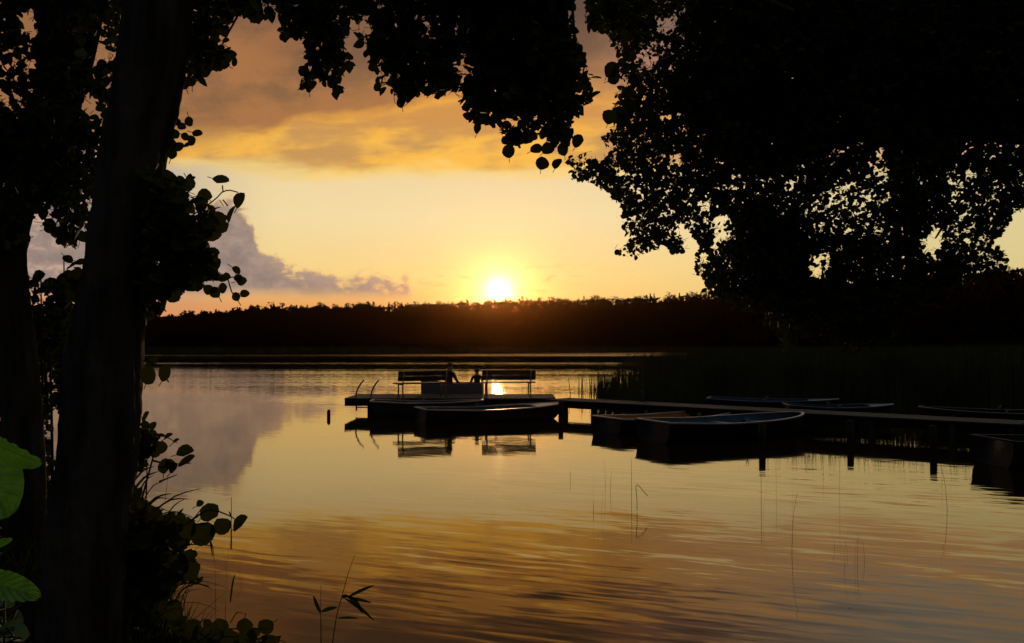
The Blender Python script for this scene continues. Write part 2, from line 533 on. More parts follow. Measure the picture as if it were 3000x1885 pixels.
def water_material():
    m = bpy.data.materials.new('lake_water')
    m.use_nodes = True
    m.node_tree.nodes.clear()
    T = NT(m.node_tree)
    g = T.node('ShaderNodeNewGeometry')
    X, Y, Z = T.sep(g.outputs['Position'])
    # crests run roughly left-right, dropping a little towards the right
    def wavevec(rot, sx, sy, off):
        c, s = math.cos(R(rot)), math.sin(R(rot))
        u = T.m('ADD', T.m('MULTIPLY', X, c * sx), T.m('MULTIPLY', Y, s * sx))
        v = T.m('ADD', T.m('MULTIPLY', X, -s * sy), T.m('MULTIPLY', Y, c * sy))
        return T.xyz(u, v, off)
    def slopes(vec, detail, rough=0.5, dist=0.0):
        col = T.noise(vec, 1.0, detail, rough, dist, color=True)
        r, gg, b = T.sep(col)
        return T.m('SUBTRACT', r, 0.5), T.m('SUBTRACT', gg, 0.5)
    # ripple patches
    patch = T.noise(wavevec(-12, 0.10, 0.22, 4.0), 1.0, 3, 0.5)
    pat = T.step(patch, 0.36, 0.62, 0.25, 1.0)
    # calm water on the left front, livelier to the right
    px = T.m('DIVIDE', X, T.m('MAXIMUM', Y, 0.5))
    side = T.step(px, -0.30, 0.12, 0.35, 1.0)
    nearr = T.step(Y, 17.0, 11.0, 0.22, 1.0)
    amp_near = T.m('MULTIPLY', T.m('MULTIPLY', pat, side), nearr)
    s1x, s1y = slopes(wavevec(-21, 1.25, 8.5, 1.0), 3, 0.5, 0.5)
    s2x, s2y = slopes(wavevec(-27, 0.35, 3.4, 2.0), 2, 0.4, 0.3)
    s3x, s3y = slopes(wavevec(-17, 3.0, 24.0, 3.0), 2, 0.5)
    # wind streak bands across the lake
    band = T.noise(T.xyz(T.m('MULTIPLY', X, 0.004), T.m('MULTIPLY', Y, 0.055), 9.0), 1.0, 3, 0.55)
    bandm = T.step(band, 0.40, 0.6, 0.3, 1.0)
    farr = T.m('MULTIPLY', T.step(Y, 24.0, 42.0), T.step(Y, 160.0, 100.0))
    farr = T.m('MULTIPLY', farr, bandm)
    strip = T.m('MULTIPLY', T.step(Y, 160.0, 182.0), 1.0)
    sy = T.m('ADD', T.m('MULTIPLY', T.m('MULTIPLY', s1y, 0.18), amp_near), T.m('MULTIPLY', T.m('MULTIPLY', s2y, 0.04), amp_near))
    sy = T.m('ADD', sy, T.m('MULTIPLY', s3y, T.m('ADD', T.m('ADD', 0.008, T.m('MULTIPLY', amp_near, 0.035)), T.m('MULTIPLY', farr, 0.095))))
    # far facets that lean to this bank are the ones a low eye sees
    sy = T.m('SUBTRACT', sy, T.m('ADD', T.m('MULTIPLY', farr, 0.022), T.m('MULTIPLY', strip, T.m('ABSOLUTE', T.m('MULTIPLY', s3y, 1.5)))))
    sx = T.m('MULTIPLY', T.m('ADD', T.m('MULTIPLY', s1x, 0.03), T.m('MULTIPLY', s2x, 0.015)), amp_near)
    sx = T.m('ADD', sx, T.m('MULTIPLY', s3x, T.m('ADD', 0.008, T.m('MULTIPLY', farr, 0.06))))
    nv = T.xyz(sx, sy, 1.0)
    nn = T.node('ShaderNodeVectorMath', operation='NORMALIZE')
    T.put(nn.inputs[0], nv)
    dif = T.node('ShaderNodeBsdfDiffuse')
    dif.inputs['Color'].default_value = (0.012, 0.009, 0.005, 1)
    gl = T.node('ShaderNodeBsdfGlossy')
    gl.inputs['Color'].default_value = (1.0, 0.88, 0.68, 1)     # warm tint put into the reflection colour
    gl.inputs['Roughness'].default_value = 0.035
    fr = T.node('ShaderNodeFresnel')
    fr.inputs['IOR'].default_value = 1.46
    for n_ in (dif, gl, fr): T.l.new(nn.outputs[0], n_.inputs['Normal'])
    mx = T.node('ShaderNodeMixShader')
    T.l.new(fr.outputs[0], mx.inputs[0]); T.l.new(dif.outputs[0], mx.inputs[1]); T.l.new(gl.outputs[0], mx.inputs[2])
    out = T.node('ShaderNodeOutputMaterial')
    T.l.new(mx.outputs[0], out.inputs[0])
    return m


def build_water():
    me = bpy.data.meshes.new('water')
    me.from_pydata([(-400, 3.0, 0), (400, 3.0, 0), (400, 420, 0), (-400, 420, 0)], [], [(0, 1, 2, 3)])
    o = link_mesh('water', me, water_material())
    tag(o, kind='structure')


build_water()


# ------------------------------------------------------------------ far forest and reeds (stuff)



def build_forest():
    r = np.random.default_rng(3)
    tris = []
    trunks = MB()
    n_tree = 1500
    for k in range(n_tree):
        px = r.uniform(-380, 1500)
        row = (k % 6)
        Y = float(far_shore_px(px)) + 1.5 + row * 6.5 + r.uniform(0, 5)
        X = (px - 512) / F * Y
        gz = float(terrain_z(np.array(X), np.array(Y)))
        lum = 2.2 * math.sin(px * 0.045) + 1.6 * math.sin(px * 0.13 + 1.0)
        ytop = float(np.interp(px, TOP_PX, TOP_Y)) + r.normal(0, 0.75) + 0.25 * lum + (5 - row) * 0.5 + 0.8
        if row == 0: ytop += 7
        top = CAMH + (345 - ytop) * Y / F
        if row > 2: top += r.uniform(-0.6, 0.9)
        if top - gz < 3.5: continue
        H = top - gz
        w = H * r.uniform(0.13, 0.19) if r.random() < 0.6 else H * r.uniform(0.2, 0.27)
        conic = w < H * 0.195
        nt = int(210 + H * 4)
        t = r.random(nt) ** (0.75 if conic else 1.0)
        hh = gz + H * (0.10 + 0.9 * t)
        if conic:
            rad = w * (1 - t) ** 0.85 * (0.75 + 0.25 * np.sin(t * 38 + k)) + 0.12
        else:
            rad = w * np.sqrt(np.maximum(0.02, 1 - (2 * t - 0.85) ** 2 / 1.5)) * (0.8 + 0.2 * np.sin(t * 17 + k))
        a = r.uniform(0, 2 * np.pi, nt)
        rr = rad * np.sqrt(r.random(nt)) 
        C = np.stack([X + rr * np.cos(a), Y + rr * np.sin(a), hh], 1)
        s = (0.22 + 0.5 * rad / max(w, .1)) * r.uniform(0.6, 1.2, nt) * 1.1
        d1 = r.normal(size=(nt, 3)); d1[:, 2] *= 0.6; d1 /= np.linalg.norm(d1, axis=1)[:, None]
        d2 = r.normal(size=(nt, 3)); d2 /= np.linalg.norm(d2, axis=1)[:, None]
        tris.append(np.stack([C + d1 * s[:, None], C + d2 * s[:, None] * .8, C - (d1 + d2) * s[:, None] * 0.6], 1))
        # leader
        tris.append(np.array([[[X - 0.12, Y, top - 1.2], [X + 0.14, Y, top - 1.2], [X, Y, top + r.uniform(0, .5)]]]))
        trunks.tube([(X, Y, gz - 0.3), (X, Y, gz + H * 0.85)], [0.22, 0.06], n=5)
    T = np.concatenate(tris)
    # closed undergrowth behind the shore line
    nb = 42000
    px = r.uniform(-380, 1500, nb)
    Y = far_shore_px(px) + r.uniform(0.5, 30, nb)
    X = (px - 512) / F * Y
    gz = terrain_z(X, Y)
    toph = CAMH + (345 - np.interp(px, TOP_PX, TOP_Y) - 3.5) * Y / F
    hh = gz + r.random(nb) * np.maximum(3.0, toph - gz)
    C = np.stack([X, Y, hh], 1)
    d1 = r.normal(size=(nb, 3)); d1 /= np.linalg.norm(d1, axis=1)[:, None]
    d2 = r.normal(size=(nb, 3)); d2 /= np.linalg.norm(d2, axis=1)[:, None]
    s = r.uniform(0.7, 1.3, nb)[:, None]
    T = np.concatenate([T, np.stack([C + d1 * s, C + d2 * s, C - (d1 + d2) * s * .6], 1)])
    V = T.reshape(-1, 3)
    tv = np.array(trunks.v)
    flat = list(np.arange(len(V)))
    starts = list(np.arange(len(T)) * 3)
    pos = len(flat); b = len(V)
    for f in trunks.f:
        starts.append(pos); flat += [i + b for i in f]; pos += len(f)
    me = np_mesh('forest', np.concatenate([V, tv]), flat, starts)
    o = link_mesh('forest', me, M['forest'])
    tag(o, 'dark wooded far shore with a jagged treetop line below the setting sun', 'forest', kind='stuff')


def blades(P, H, W, lean, r, seg=2):
    """upright tapered blades, P (n,3); returns verts, flat, starts"""
    n = len(P)
    a = r.uniform(0, 2 * np.pi, n)
    la = r.uniform(0, 2 * np.pi, n)
    side = np.stack([np.cos(a), np.sin(a) * 0.5, 0 * a], 1) * W[:, None] * 0.5
    bend = np.stack([np.cos(la), np.sin(la), 0 * la], 1) * (lean * H)[:, None]
    rows = []
    for k in range(seg + 1):
        t = k / seg
        c = P + np.stack([0 * H, 0 * H, H * t * (1 - 0.08 * t)], 1) + bend * t * t
        if k < seg:
            rows += [c - side * (1 - 0.5 * t), c + side * (1 - 0.5 * t)]
        else:
            rows += [c]
    m = 2 * seg + 1
    V = np.stack(rows, 1).reshape(-1, 3)
    base = (np.arange(n) * m)[:, None]
    quads = [np.concatenate([base + 2 * k, base + 2 * k + 1, base + 2 * k + 3, base + 2 * k + 2], 1) for k in range(seg - 1)]
    Q = np.concatenate(quads).ravel() if quads else np.array([], int)
    Tt = np.concatenate([base + 2 * seg - 2, base + 2 * seg - 1, base + 2 * seg], 1).ravel()
    flat = np.concatenate([Q, Tt])
    starts = np.concatenate([np.arange(len(Q) // 4) * 4, len(Q) + np.arange(n) * 3])
    return V, flat, starts


def build_reeds():
    r = np.random.default_rng(8)
    n = 46000
    # depth runs from the pier outwards; the bed ends along a ragged line on the open-water side
    u = r.random(n)
    Y = 31.0 + 95 * u ** 1.7
    edge = 640 + 22 * np.sin(Y * 0.35) + 9 * np.sin(Y * 1.1 + 1) - np.clip((38 - Y), 0, 8) * 2.5
    px = edge + np.abs(r.normal(0, 1, n)) * 0 + r.uniform(0, 1, n) ** 1.0 * (1250 - edge)
    # the near edge steps towards the viewer at the right, behind the boats
    Y = Y - np.clip((px - 700) / 300, 0, 1) * 3.5 * (Y < 45)
    # thin fringe
    nf = 420
    Yf = r.uniform(31, 44, nf)
    pf = 640 - np.abs(r.normal(0, 1, nf)) * 24
    Y = np.concatenate([Y, Yf]); px = np.concatenate([px, pf])
    X = (px - 512) / F * Y
    H = r.uniform(1.45, 2.25, len(Y)) + np.clip((px - 700) / 300, 0, 1) * 0.25 + 0.12 * np.sin(X * 0.8) + .1 * np.sin(Y * .3)
    H = H * np.clip((px - 600) / 110, 0.35, 1.0) ** 0.5
    W = r.uniform(0.012, 0.04, len(Y)) * (1 + (Y - 30) / 60)
    V, flat, st = blades(np.stack([X, Y, 0 * X - 0.3], 1), H + 0.3, W, r.uniform(0, 0.14, len(Y)), r, 3)
    me = np_mesh('reeds', V, flat, st)
    tag(link_mesh('reeds', me, M['reed']), 'tall dark reed bed in the water behind the pier and its boats', 'reeds', kind='stuff')
    # fringe of reeds under the far forest
    n = 30000
    px = r.uniform(60, 1150, n)
    Y = far_shore_px(px) - r.uniform(0.3, 7.0, n)
    X = (px - 512) / F * Y
    H = r.uniform(1.2, 2.4, n)
    V, flat, st = blades(np.stack([X, Y, 0 * X - 0.2], 1), H, r.uniform(0.15, 0.4, n), r.uniform(0, 0.15, n), r, 1)
    me = np_mesh('far_reeds', V, flat, st)
    tag(link_mesh('far_reeds', me, M['reed']), 'thin strip of reeds along the foot of the far forest', 'reeds', kind='stuff')


build_forest()
build_reeds()


# ------------------------------------------------------------------ pier, platform
DECK = 0.50


def plank_deck(mb, a, b, w, z, thick=0.035, pitch=0.15):
    """planks laid across the run a->b"""
    a = Vector((*a, 0)); b = Vector((*b, 0))
    d = b - a; L = d.length; d.normalize()
    s = Vector((-d.y, d.x, 0))
    n = max(1, int(L / pitch))
    for k in range(n):
        c = a + d * ((k + 0.5) * L / n)
        j = random.uniform(-0.015, 0.015)
        mb.bar(c - s * (w / 2 + j) + Vector((0, 0, z - thick / 2)), c + s * (w / 2 - j) + Vector((0, 0, z - thick / 2 + random.uniform(-.003, .003))), L / n - 0.012, thick)


# platform corners: near-left, near-right, far-right, far-left
NL = at(344.6, 398.3, 26.6); FR = at(552.7, 393.6, 29.2)
plat = empty('swimming_platform', (-1.9, 28.0, 0))
tag(plat, 'low wooden bathing platform with two benches at the outer end of the pier', 'platform')
PX0, PX1, PY0, PY1 = -5.05, 1.33, 26.75, 29.1


def in_parent(o, parent):
    o.parent = parent
    o.matrix_parent_inverse = Matrix.Translation(-Vector(parent.location))
    return o


mb = MB(); plank_deck(mb, (PX0, (PY0 + PY1) / 2), (PX1, (PY0 + PY1) / 2), PY1 - PY0, DECK)
in_parent(mb.build('deck', M['wood']), plat)
mb = MB()
for y in (PY0 + 0.06, (PY0 + PY1) / 2, PY1 - 0.06):
    mb.box(((PX0 + PX1) / 2, y, DECK - 0.13), (PX1 - PX0 - 0.02, 0.09, 0.18))
for x in (PX0 + 0.05, PX1 - 0.05):
    mb.box((x, (PY0 + PY1) / 2, DECK - 0.13), (0.09, PY1 - PY0 - 0.24, 0.176))
in_parent(mb.build('frame', M['wood_dark']), plat)
mb = MB()
for y in (PY0 - 0.035,):
    mb.box((PX0 + 0.9, y, DECK - 0.12), (1.75, 0.06, 0.22))
in_parent(mb.build('fascia', M['wood_dark']), plat)
for x in (PX0 + 0.75, -2.6, -0.6, PX1 - 0.2):
    for y in (PY0 + 0.2, PY1 - 0.2):
        mb = MB(); mb.tube([(x, y, -1.4), (x, y, DECK - 0.05)], 0.085, n=10)
        in_parent(mb.build('post', M['wood_dark'], smooth=True), plat)
# bathing ladder: two bowed rails and rungs, a part of the platform
for i, x in enumerate((-4.76, -4.30)):
    mb = MB()
    y = PY0 + 0.35
    pts = spline([(x + .02, y, DECK - 0.4), (x, y, DECK + 0.05), (x + 0.05, y + .02, DECK + 0.25), (x + 0.14, y + 0.05, DECK + 0.42), (x + 0.24, y + .05, DECK + 0.53)], 12)
    mb.tube(pts, 0.024, n=8)
    in_parent(mb.build('ladder_rail', M['steel'], smooth=True), plat)
mb = MB()
for z in (DECK - 0.08, DECK - 0.3):
    mb.tube([(-4.76, PY0 + 0.35, z), (-4.30, PY0 + 0.35, z)], 0.018, n=6)
in_parent(mb.build('ladder_rungs', M['steel']), plat)

# the pier runs from the platform towards the right bank
PA = (1.35, 26.9); PB = (10.75, 18.6); PC = (19.5, 12.2)
pier = empty('pier', (6.0, 22.5, 0))
tag(pier, 'long narrow plank pier on posts running from the bathing platform to the right bank', 'pier')
mb = MB()
plank_deck(mb, PA, PB, 1.15, DECK - 0.02); plank_deck(mb, PB, PC, 1.15, DECK - 0.02)
in_parent(mb.build('deck', M['wood']), pier)
mb = MB()
for (a, b) in ((PA, PB), (PB, PC)):
    A = Vector((*a, DECK - 0.15)); B = Vector((*b, DECK - 0.15))
    d = (B - A).normalized(); s = Vector((-d.y, d.x, 0))
    for k in (-0.48, 0.48):
        mb.bar(A + s * k, B + s * k, 0.08, 0.185)
in_parent(mb.build('beam', M['wood_dark']), pier)


def pier_front(px):
    """point on the near edge line of the pier whose picture column is px"""
    t = (px - 512) / F
    d = np.array(PB) - np.array(PA); d = d / np.linalg.norm(d)
    s = np.array([d[1], -d[0]])
    a = np.array(PA) + s * 0.60
    # a.x + k d.x = t (a.y + k d.y)
    k = (t * a[1] - a[0]) / (d[0] - t * d[1])
    return a + d * k


for px, top in ((563, 0.40), (591.5, 0.40), (614.7, 0.40), (690, 0.40), (790, 0.40), (870, 0.4), (950, 0.4), (1010, 0.40)):
    q = pier_front(px)
    if top < 0.5: q = q + np.array([0.06, 0.09])
    mb = MB(); mb.tube([(q[0], q[1], -1.5), (q[0] + 0.01, q[1], top)], [0.095, 0.085], n=10)
    in_parent(mb.build('post', M['wood_dark'], smooth=True), pier)
for px, top in ((609.6, 0.78), (655, 0.40), (735, 0.40), (830, 0.42), (950, 0.44)):
    q = pier_front(px + 10) + np.array([0.72, 0.85])
    mb = MB(); mb.tube([(q[0], q[1], -1.5), (q[0], q[1], top)], [0.085, 0.075], n=10)
    in_parent(mb.build('post', M['wood_dark'], smooth=True), pier)
# pier rises out at the bank
mb = MB()
for k in np.linspace(0.15, 0.95, 4):
    c = Vector((*PB, 0)).lerp(Vector((*PC, 0)), k)
    for s in (-0.45, 0.45):
        mb = MB(); mb.tube([(c.x + s * 0.5, c.y + s, -1.2), (c.x + s * 0.5, c.y + s, DECK - .1)], 0.08, n=8)
        in_parent(mb.build('post', M['wood_dark'], smooth=True), pier)

MG = 'dark mooring posts standing just in front of the pier'
for px, Yp, lab in ((560.5, 24.75, 'dark mooring post at the bow of the boat beside the platform'), (761, 18.3, 'dark mooring post in front of the square-sterned rowing boat with blue inside'),
                (849, 18.7, 'dark mooring post before the pier, midway between the blue boat and the right edge'), (931.5, 17.5, 'dark mooring post nearest to the black boat at the right edge')):
    X = (px - 512) / F * Yp
    mb = MB(); mb.tube([(X, Yp, -1.5), (X + 0.01, Yp, 0.2), (X + 0.005, Yp, 0.52)], [0.075, 0.072, 0.065], n=10, jit=0.05)
    tag(mb.build('mooring_post', M['wood_dark'], smooth=True), lab, 'post', MG)

# lone mooring post
p = at(328.7, 416.5, 25.9)
o = MB(); o.tube([(p.x, 25.9, -1.2), (p.x, 25.9, 0.17), (p.x + 0.008, 25.9, 0.22)], [0.055, 0.052, 0.03], n=10)
tag(o.build('mooring_post', M['wood_dark'], smooth=True), 'short lone wooden post standing in open water left of the platform', 'post')


# ------------------------------------------------------------------ benches
def make_bench(width, backh=0.78):
    root = empty('park_bench')
    mb = MB()
    for k, y in enumerate((-0.17, -0.02, 0.13, 0.27)):
        mb.box((0, y, 0.42), (width, 0.12, 0.032))
    mb.build('seat', M['bench_wood'], root)
    mb = MB()
    for z, y in ((0.575, -0.235), (0.732, -0.27)):
        mb.box((0, y, z), (width, 0.03, 0.148), Matrix.Rotation(R(12), 3, 'X'))
    mb.build('backrest', M['bench_wood'], root)
    for sx in (-1, 1):
        x = sx * (width / 2 - 0.16)
        m2 = MB(); m2.tube([(x, 0.24, 0), (x, 0.25, 0.2), (x, 0.24, 0.40)], 0.022, n=6); m2.build('leg', M['steel'], root, True)
        m2 = MB(); m2.tube([(x, -0.28, 0), (x, -0.19, 0.2), (x, -0.215, 0.42), (x, -0.30, 0.80)], 0.022, n=6); m2.build('leg', M['steel'], root, True)
        m2 = MB(); m2.bar((x, -0.22, 0.385), (x, 0.28, 0.385), 0.04, 0.03); m2.build('seat_bearer', M['steel'], root)
    return root


BP = at(423, 394, 28.0)
b1 = make_bench(1.70)
b1.location = (at(422.5, 394, 27.5).x, 27.45, DECK)
b1.rotation_euler = (0, 0, R(24))
tag(b1, 'plank bench at the left end of the platform, its back turned to the camera', 'bench', 'benches on the bathing platform')


def copy_tree(o, parent=None):
    c = o.copy(); COL.objects.link(c)
    if parent: c.parent = parent
    for ch in list(o.children): copy_tree(ch, c)
    return c


b2 = copy_tree(b1)
b2.location = (at(508, 394, 28.2).x, 28.15, DECK)
b2.rotation_euler = (0, 0, R(7))
b2['label'] = 'plank bench at the right end of the platform, in front of the sun glitter'


# ------------------------------------------------------------------ boats
def hull_sections(L, beam, sheer, bow_rise, n=40, transom=0.78, flare=0.0):
    secs = []
    for i in range(n):
        t = 1 - (1 - i / (n - 1)) ** 1.35
        if t < 0.4:
            b = beam / 2 * (transom + (1 - transom) * math.sin(t / 0.4 * math.pi / 2))
        else:
            b = beam / 2 * max(0.0, 1 - ((t - 0.4) / 0.6) ** 2.8) ** 0.62
        b = max(b, 0.012)
        zs = sheer + bow_rise * max(0, (t - 0.35) / 0.65) ** 2 + 0.05 * (1 - min(1, t / 0.35))
        zk = -0.10 + (sheer * 0.75 + 0.1) * max(0, (t - 0.86) / 0.14) ** 2
        x = -L / 2 + L * t
        secs.append((x, b, zs, zk))
    return secs


def make_boat(L=3.8, beam=1.35, sheer=0.34, bow_rise=0.12, mats=None, thwarts=(0.22, 0.5, 0.76), foredeck=False, oar=False):
    """rowing boat, stern at -x, bow at +x; z=0 is the waterline"""
    hull_m, inner_m, rim_m, seat_m = mats
    root = empty('rowing_boat')
    secs = hull_sections(L, beam, sheer, bow_rise)
    m = 9

    def sect(x, b, zs, zk, off=0.0):
        pts = []
        for k in range(m):
            u = k / (m - 1) * 2 - 1       # -1..1 across
            a = abs(u)
            yy = b * (1 - (1 - a) ** 1.9) * (0.97 if a < 1 else 1.0)
            zz = zk + (zs - zk) * (a ** 2.6)
            pts.append(((x), math.copysign(max(yy - off, 0.0), u), zz + off * (1 - a ** 3)))
        return pts
    # outer hull
    vs = []; fs = []
    for s in secs: vs += sect(*s)
    for i in range(len(secs) - 1):
        for k in range(m - 1):
            fs.append((i * m + k, i * m + k + 1, (i + 1) * m + k + 1, (i + 1) * m + k))
    fs.append(tuple(range(m)))
    MB().add(vs, fs).build('hull', hull_m, root, True)
    # inner shell
    vs = []; fs = []
    ins = [(s[0] + (0.03 if i == 0 else 0), s[1], s[2] - 0.004, s[3]) for i, s in enumerate(secs[:-1])]
    for s in ins: vs += sect(*s, off=0.028)
    for i in range(len(ins) - 1):
        for k in range(m - 1):
            fs.append((i * m + k, (i + 1) * m + k, (i + 1) * m + k + 1, i * m + k + 1))
    fs.append(tuple(range(m))[::-1])
    MB().add(vs, fs).build('inner_shell', inner_m, root, True)
    # gunwale
    rimpts_l = [(x, b, zs) for x, b, zs, zk in secs]
    g = MB()
    for sgn in (1, -1):
        P = [Vector((x, sgn * b, z + 0.012)) for x, b, z in rimpts_l]
        for a, b_ in zip(P[:-1], P[1:]):
            pass
        vs = []; fs = []
        for i, q in enumerate(P):
            d = (P[min(i + 1, len(P) - 1)] - P[max(i - 1, 0)]).normalized()
            s = Vector((-d.y, d.x, 0)).normalized()
            for (o1, o2) in ((-0.03, -0.016), (0.03, -0.016), (0.03, 0.016), (-0.03, 0.016)):
                vs.append(q + s * o1 + Vector((0, 0, o2)))
        for i in range(len(P) - 1):
            for k in range(4):
                k2 = (k + 1) % 4
                fs.append((i * 4 + k, i * 4 + k2, (i + 1) * 4 + k2, (i + 1) * 4 + k))
        fs += [(0, 3, 2, 1), tuple(len(vs) - 4 + k for k in range(4))]
        g.add(vs, fs)
    x0, b0, z0, _ = secs[0]
    g.box((x0 + 0.012, 0, z0 + 0.016), (0.06, 2 * b0 - 0.07, 0.03))
    g.build('gunwale', rim_m, root)
    for t in thwarts:
        i = min(range(len(secs)), key=lambda k: abs((secs[k][0] + L / 2) / L - t))
        x, b, zs, zk = secs[i]
        MB().box((x, 0, sheer - 0.085), (0.24, 2 * b * 0.90, 0.03)).build('thwart', seat_m, root)
    # rowlocks
    for sgn in (-1, 1):
        i = 14
        x, b, zs, zk = secs[i]
        r_ = MB(); r_.tube([(x, sgn * b, zs + .02), (x, sgn * b, zs + 0.07)], 0.012, n=6)
        r_.tube([(x - 0.035, sgn * b, zs + 0.13), (x - 0.03, sgn * b, zs + 0.08), (x, sgn * b, zs + 0.065), (x + 0.03, sgn * b, zs + 0.08), (x + 0.035, sgn * b, zs + 0.13)], 0.01, n=6)
        r_.build('rowlock', M['steel'], root)
    if foredeck:
        vs = []; fs = []
        fd = secs[-14:]
        for (x, b, zs, zk) in fd:
            vs += [(x, -b + .02, zs + 0.004), (x, 0, zs + 0.03), (x, b - .02, zs + 0.004)]
        for i in range(len(fd) - 1):
            for k in (0, 1):
                fs.append((i * 3 + k, (i + 1) * 3 + k, (i + 1) * 3 + k + 1, i * 3 + k + 1))
        MB().add(vs, fs).build('foredeck', rim_m, root)
    return root


def place_boat(root, stern, bow, z=0.0):
    """stern, bow = world XY of the two ends"""
    c = ((stern[0] + bow[0]) / 2, (stern[1] + bow[1]) / 2)
    root.location = (c[0], c[1], z)
    root.rotation_euler = (0, 0, math.atan2(bow[1] - stern[1], bow[0] - stern[0]))


def xy(px, Y): return ((px - 512) / F * Y, Y)


def dist2(a, b): return math.hypot(a[0] - b[0], a[1] - b[1])


GB = 'rowing boats moored along the pier'
S, B_ = xy(372, 25.95), xy(470, 26.05)
bt = make_boat(dist2(S, B_) + 0.4, 1.15, 0.42, 0.06, (M['hull_grey'], M['hull_grey'], M['rim'], M['hull_grey']))
place_boat(bt, S, (B_[0] + 0.4, B_[1]))
tag(bt, 'grey rowing boat along the platform front, half hidden by the pale-rimmed boat', 'rowing boat', GB)

S, B_ = xy(420.5, 23.95), xy(561, 25.6)
bt = make_boat(dist2(S, B_), 1.45, 0.33, 0.10, (M['hull_dark'], M['hull_grey'], M['rim'], M['hull_grey']), foredeck=True)
place_boat(bt, S, B_)
tag(bt, 'dark hulled rowing boat with pale lilac rim, bow where platform meets pier', 'rowing boat', GB)

S, B_ = xy(606, 21.3), xy(732, 23.3)
bt = make_boat(dist2(S, B_), 1.6, 0.30, 0.12, (M['hull_dark'], M['wood_boat'], M['rim'], M['wood_boat']))
place_boat(bt, S, B_)
tag(bt, 'rowing boat with a reddish brown wooden inside and pale bow', 'rowing boat', GB)

S, B_ = xy(652, 19.4), xy(799, 21.2)
bt = make_boat(dist2(S, B_), 1.7, 0.38, 0.10, (M['hull_dark'], M['hull_blue'], M['rim_blue'], M['hull_blue']))
place_boat(bt, S, B_)
tag(bt, 'rowing boat with blue inside and square stern on the near side of the pier', 'rowing boat', GB)

S, B_ = xy(708, 26.6), xy(838, 25.4)
bt = make_boat(dist2(S, B_), 1.35, 0.46, 0.08, (M['hull_dark'], M['hull_blue'], M['hull_blue'], M['hull_blue']), foredeck=True)
place_boat(bt, S, B_)
tag(bt, 'blue rowing boat moored behind the pier in front of the reeds', 'rowing boat', GB)

S, B_ = xy(785, 24.5), xy(892, 24.2)
bt = make_boat(dist2(S, B_), 1.25, 0.40, 0.08, (M['hull_dark'], M['hull_grey'], M['hull_blue'], M['hull_grey']), foredeck=True)
place_boat(bt, S, B_)
tag(bt, 'dark rowing boat behind the pier whose pale bow tip points right', 'rowing boat', GB)

S, B_ = xy(1075, 21.6), xy(918, 22.9)
bt = make_boat(dist2(S, B_), 1.35, 0.42, 0.08, (M['hull_dark'], M['hull_dark'], M['hull_grey'], M['hull_dark']))
place_boat(bt, S, B_)
tag(bt, 'dark rowing boat behind the pier, cut off by the right edge', 'rowing boat', GB)

S, B_ = xy(990, 15.6), xy(1200, 15.0)
bt = make_boat(3.9, 1.5, 0.40, 0.10, (M['hull_dark'], M['hull_dark'], M['hull_dark'], M['hull_dark']))
place_boat(bt, S, (S[0] + 3.86, S[1] + 0.5))
tag(bt, 'black square-sterned rowing boat in front of the pier at the right edge', 'rowing boat', GB)


# pedal boat behind the platform
def pedal_boat():
    root = empty('pedal_boat')
    W = M['plastic_white']
    for sy in (-0.5, 0.5):
        pts = [(-1.25, sy, 0.18), (-1.0, sy, 0.12), (0, sy, 0.10), (0.9, sy, 0.13), (1.35, sy, 0.26)]
        mb = MB(); P = spline(pts, 12); mb.tube(P, [0.13, 0.2, 0.23, 0.24, 0.24, 0.24, 0.24, 0.24, 0.23, 0.2, 0.15, 0.07], n=12)
        mb.build('float', W, root, True)
    # body tub with high stern
    prof = [(-1.28, 1.05), (-1.12, 1.08), (-0.98, 0.90), (-0.55, 0.84), (0.0, 0.82), (0.6, 0.83), (1.0, 0.86), (1.16, 0.82)]
    vs = []; fs = []
    for x, z in prof:
        bo = 0.28 if x < 1.1 else 0.42
        for y in (-0.62, 0.62):
            vs += [(x, y, bo), (x, y, z), (x, y * 0.9, z), (x, y * 0.9, bo + 0.04)]
    n = len(prof)
    for i in range(n - 1):
        for s in (0, 4):
            for k in range(4):
                k2 = (k + 1) % 4
                fs.append((i * 8 + s + k, i * 8 + s + k2, (i + 1) * 8 + s + k2, (i + 1) * 8 + s + k))
    for i in (0, n - 1):
        fs.append((i * 8, i * 8 + 4, i * 8 + 5, i * 8 + 1))
    MB().add(vs, fs).build('body', W, root)
    MB().box((0, 0, 0.33), (2.3, 1.16, 0.04)).build('floor', W, root)
    for x in (-0.72, 0.66):
        mb = MB(); mb.box((x, 0, 0.46), (0.42, 1.0, 0.2))
        mb.box((x + (-0.24 if x < 0 else 0.24), 0, 0.64), (0.06, 1.0, 0.36))
        mb.build('seat', M['hull_blue'] if x < 0 else M['hull_grey'], root)
    mb = MB(); mb.tube([(-0.1, 0.25, 0.35), (-0.1, 0.25, 0.62), (-0.22, 0.25, 0.68)], 0.02, n=6)
    mb.build('steering_lever', M['steel'], root)
    for y in (-0.25, 0.25):
        mb = MB(); mb.tube([(0.0, y - 0.1, 0.45), (0.0, y + 0.1, 0.45)], 0.015, n=6); mb.box((0, y, 0.47), (0.1, 0.08, 0.02))
        mb.build('pedal', M['hull_dark'], root)
    return root


PB_Y = 30.05
PB_X = at(454.5, 390, PB_Y).x
pb = pedal_boat()
pb.scale = (0.84, 0.95, 1.0)
pb.location = (PB_X, PB_Y, 0)
tag(pb, 'white pedal boat with two people aboard, moored behind the platform between the benches', 'pedal boat')


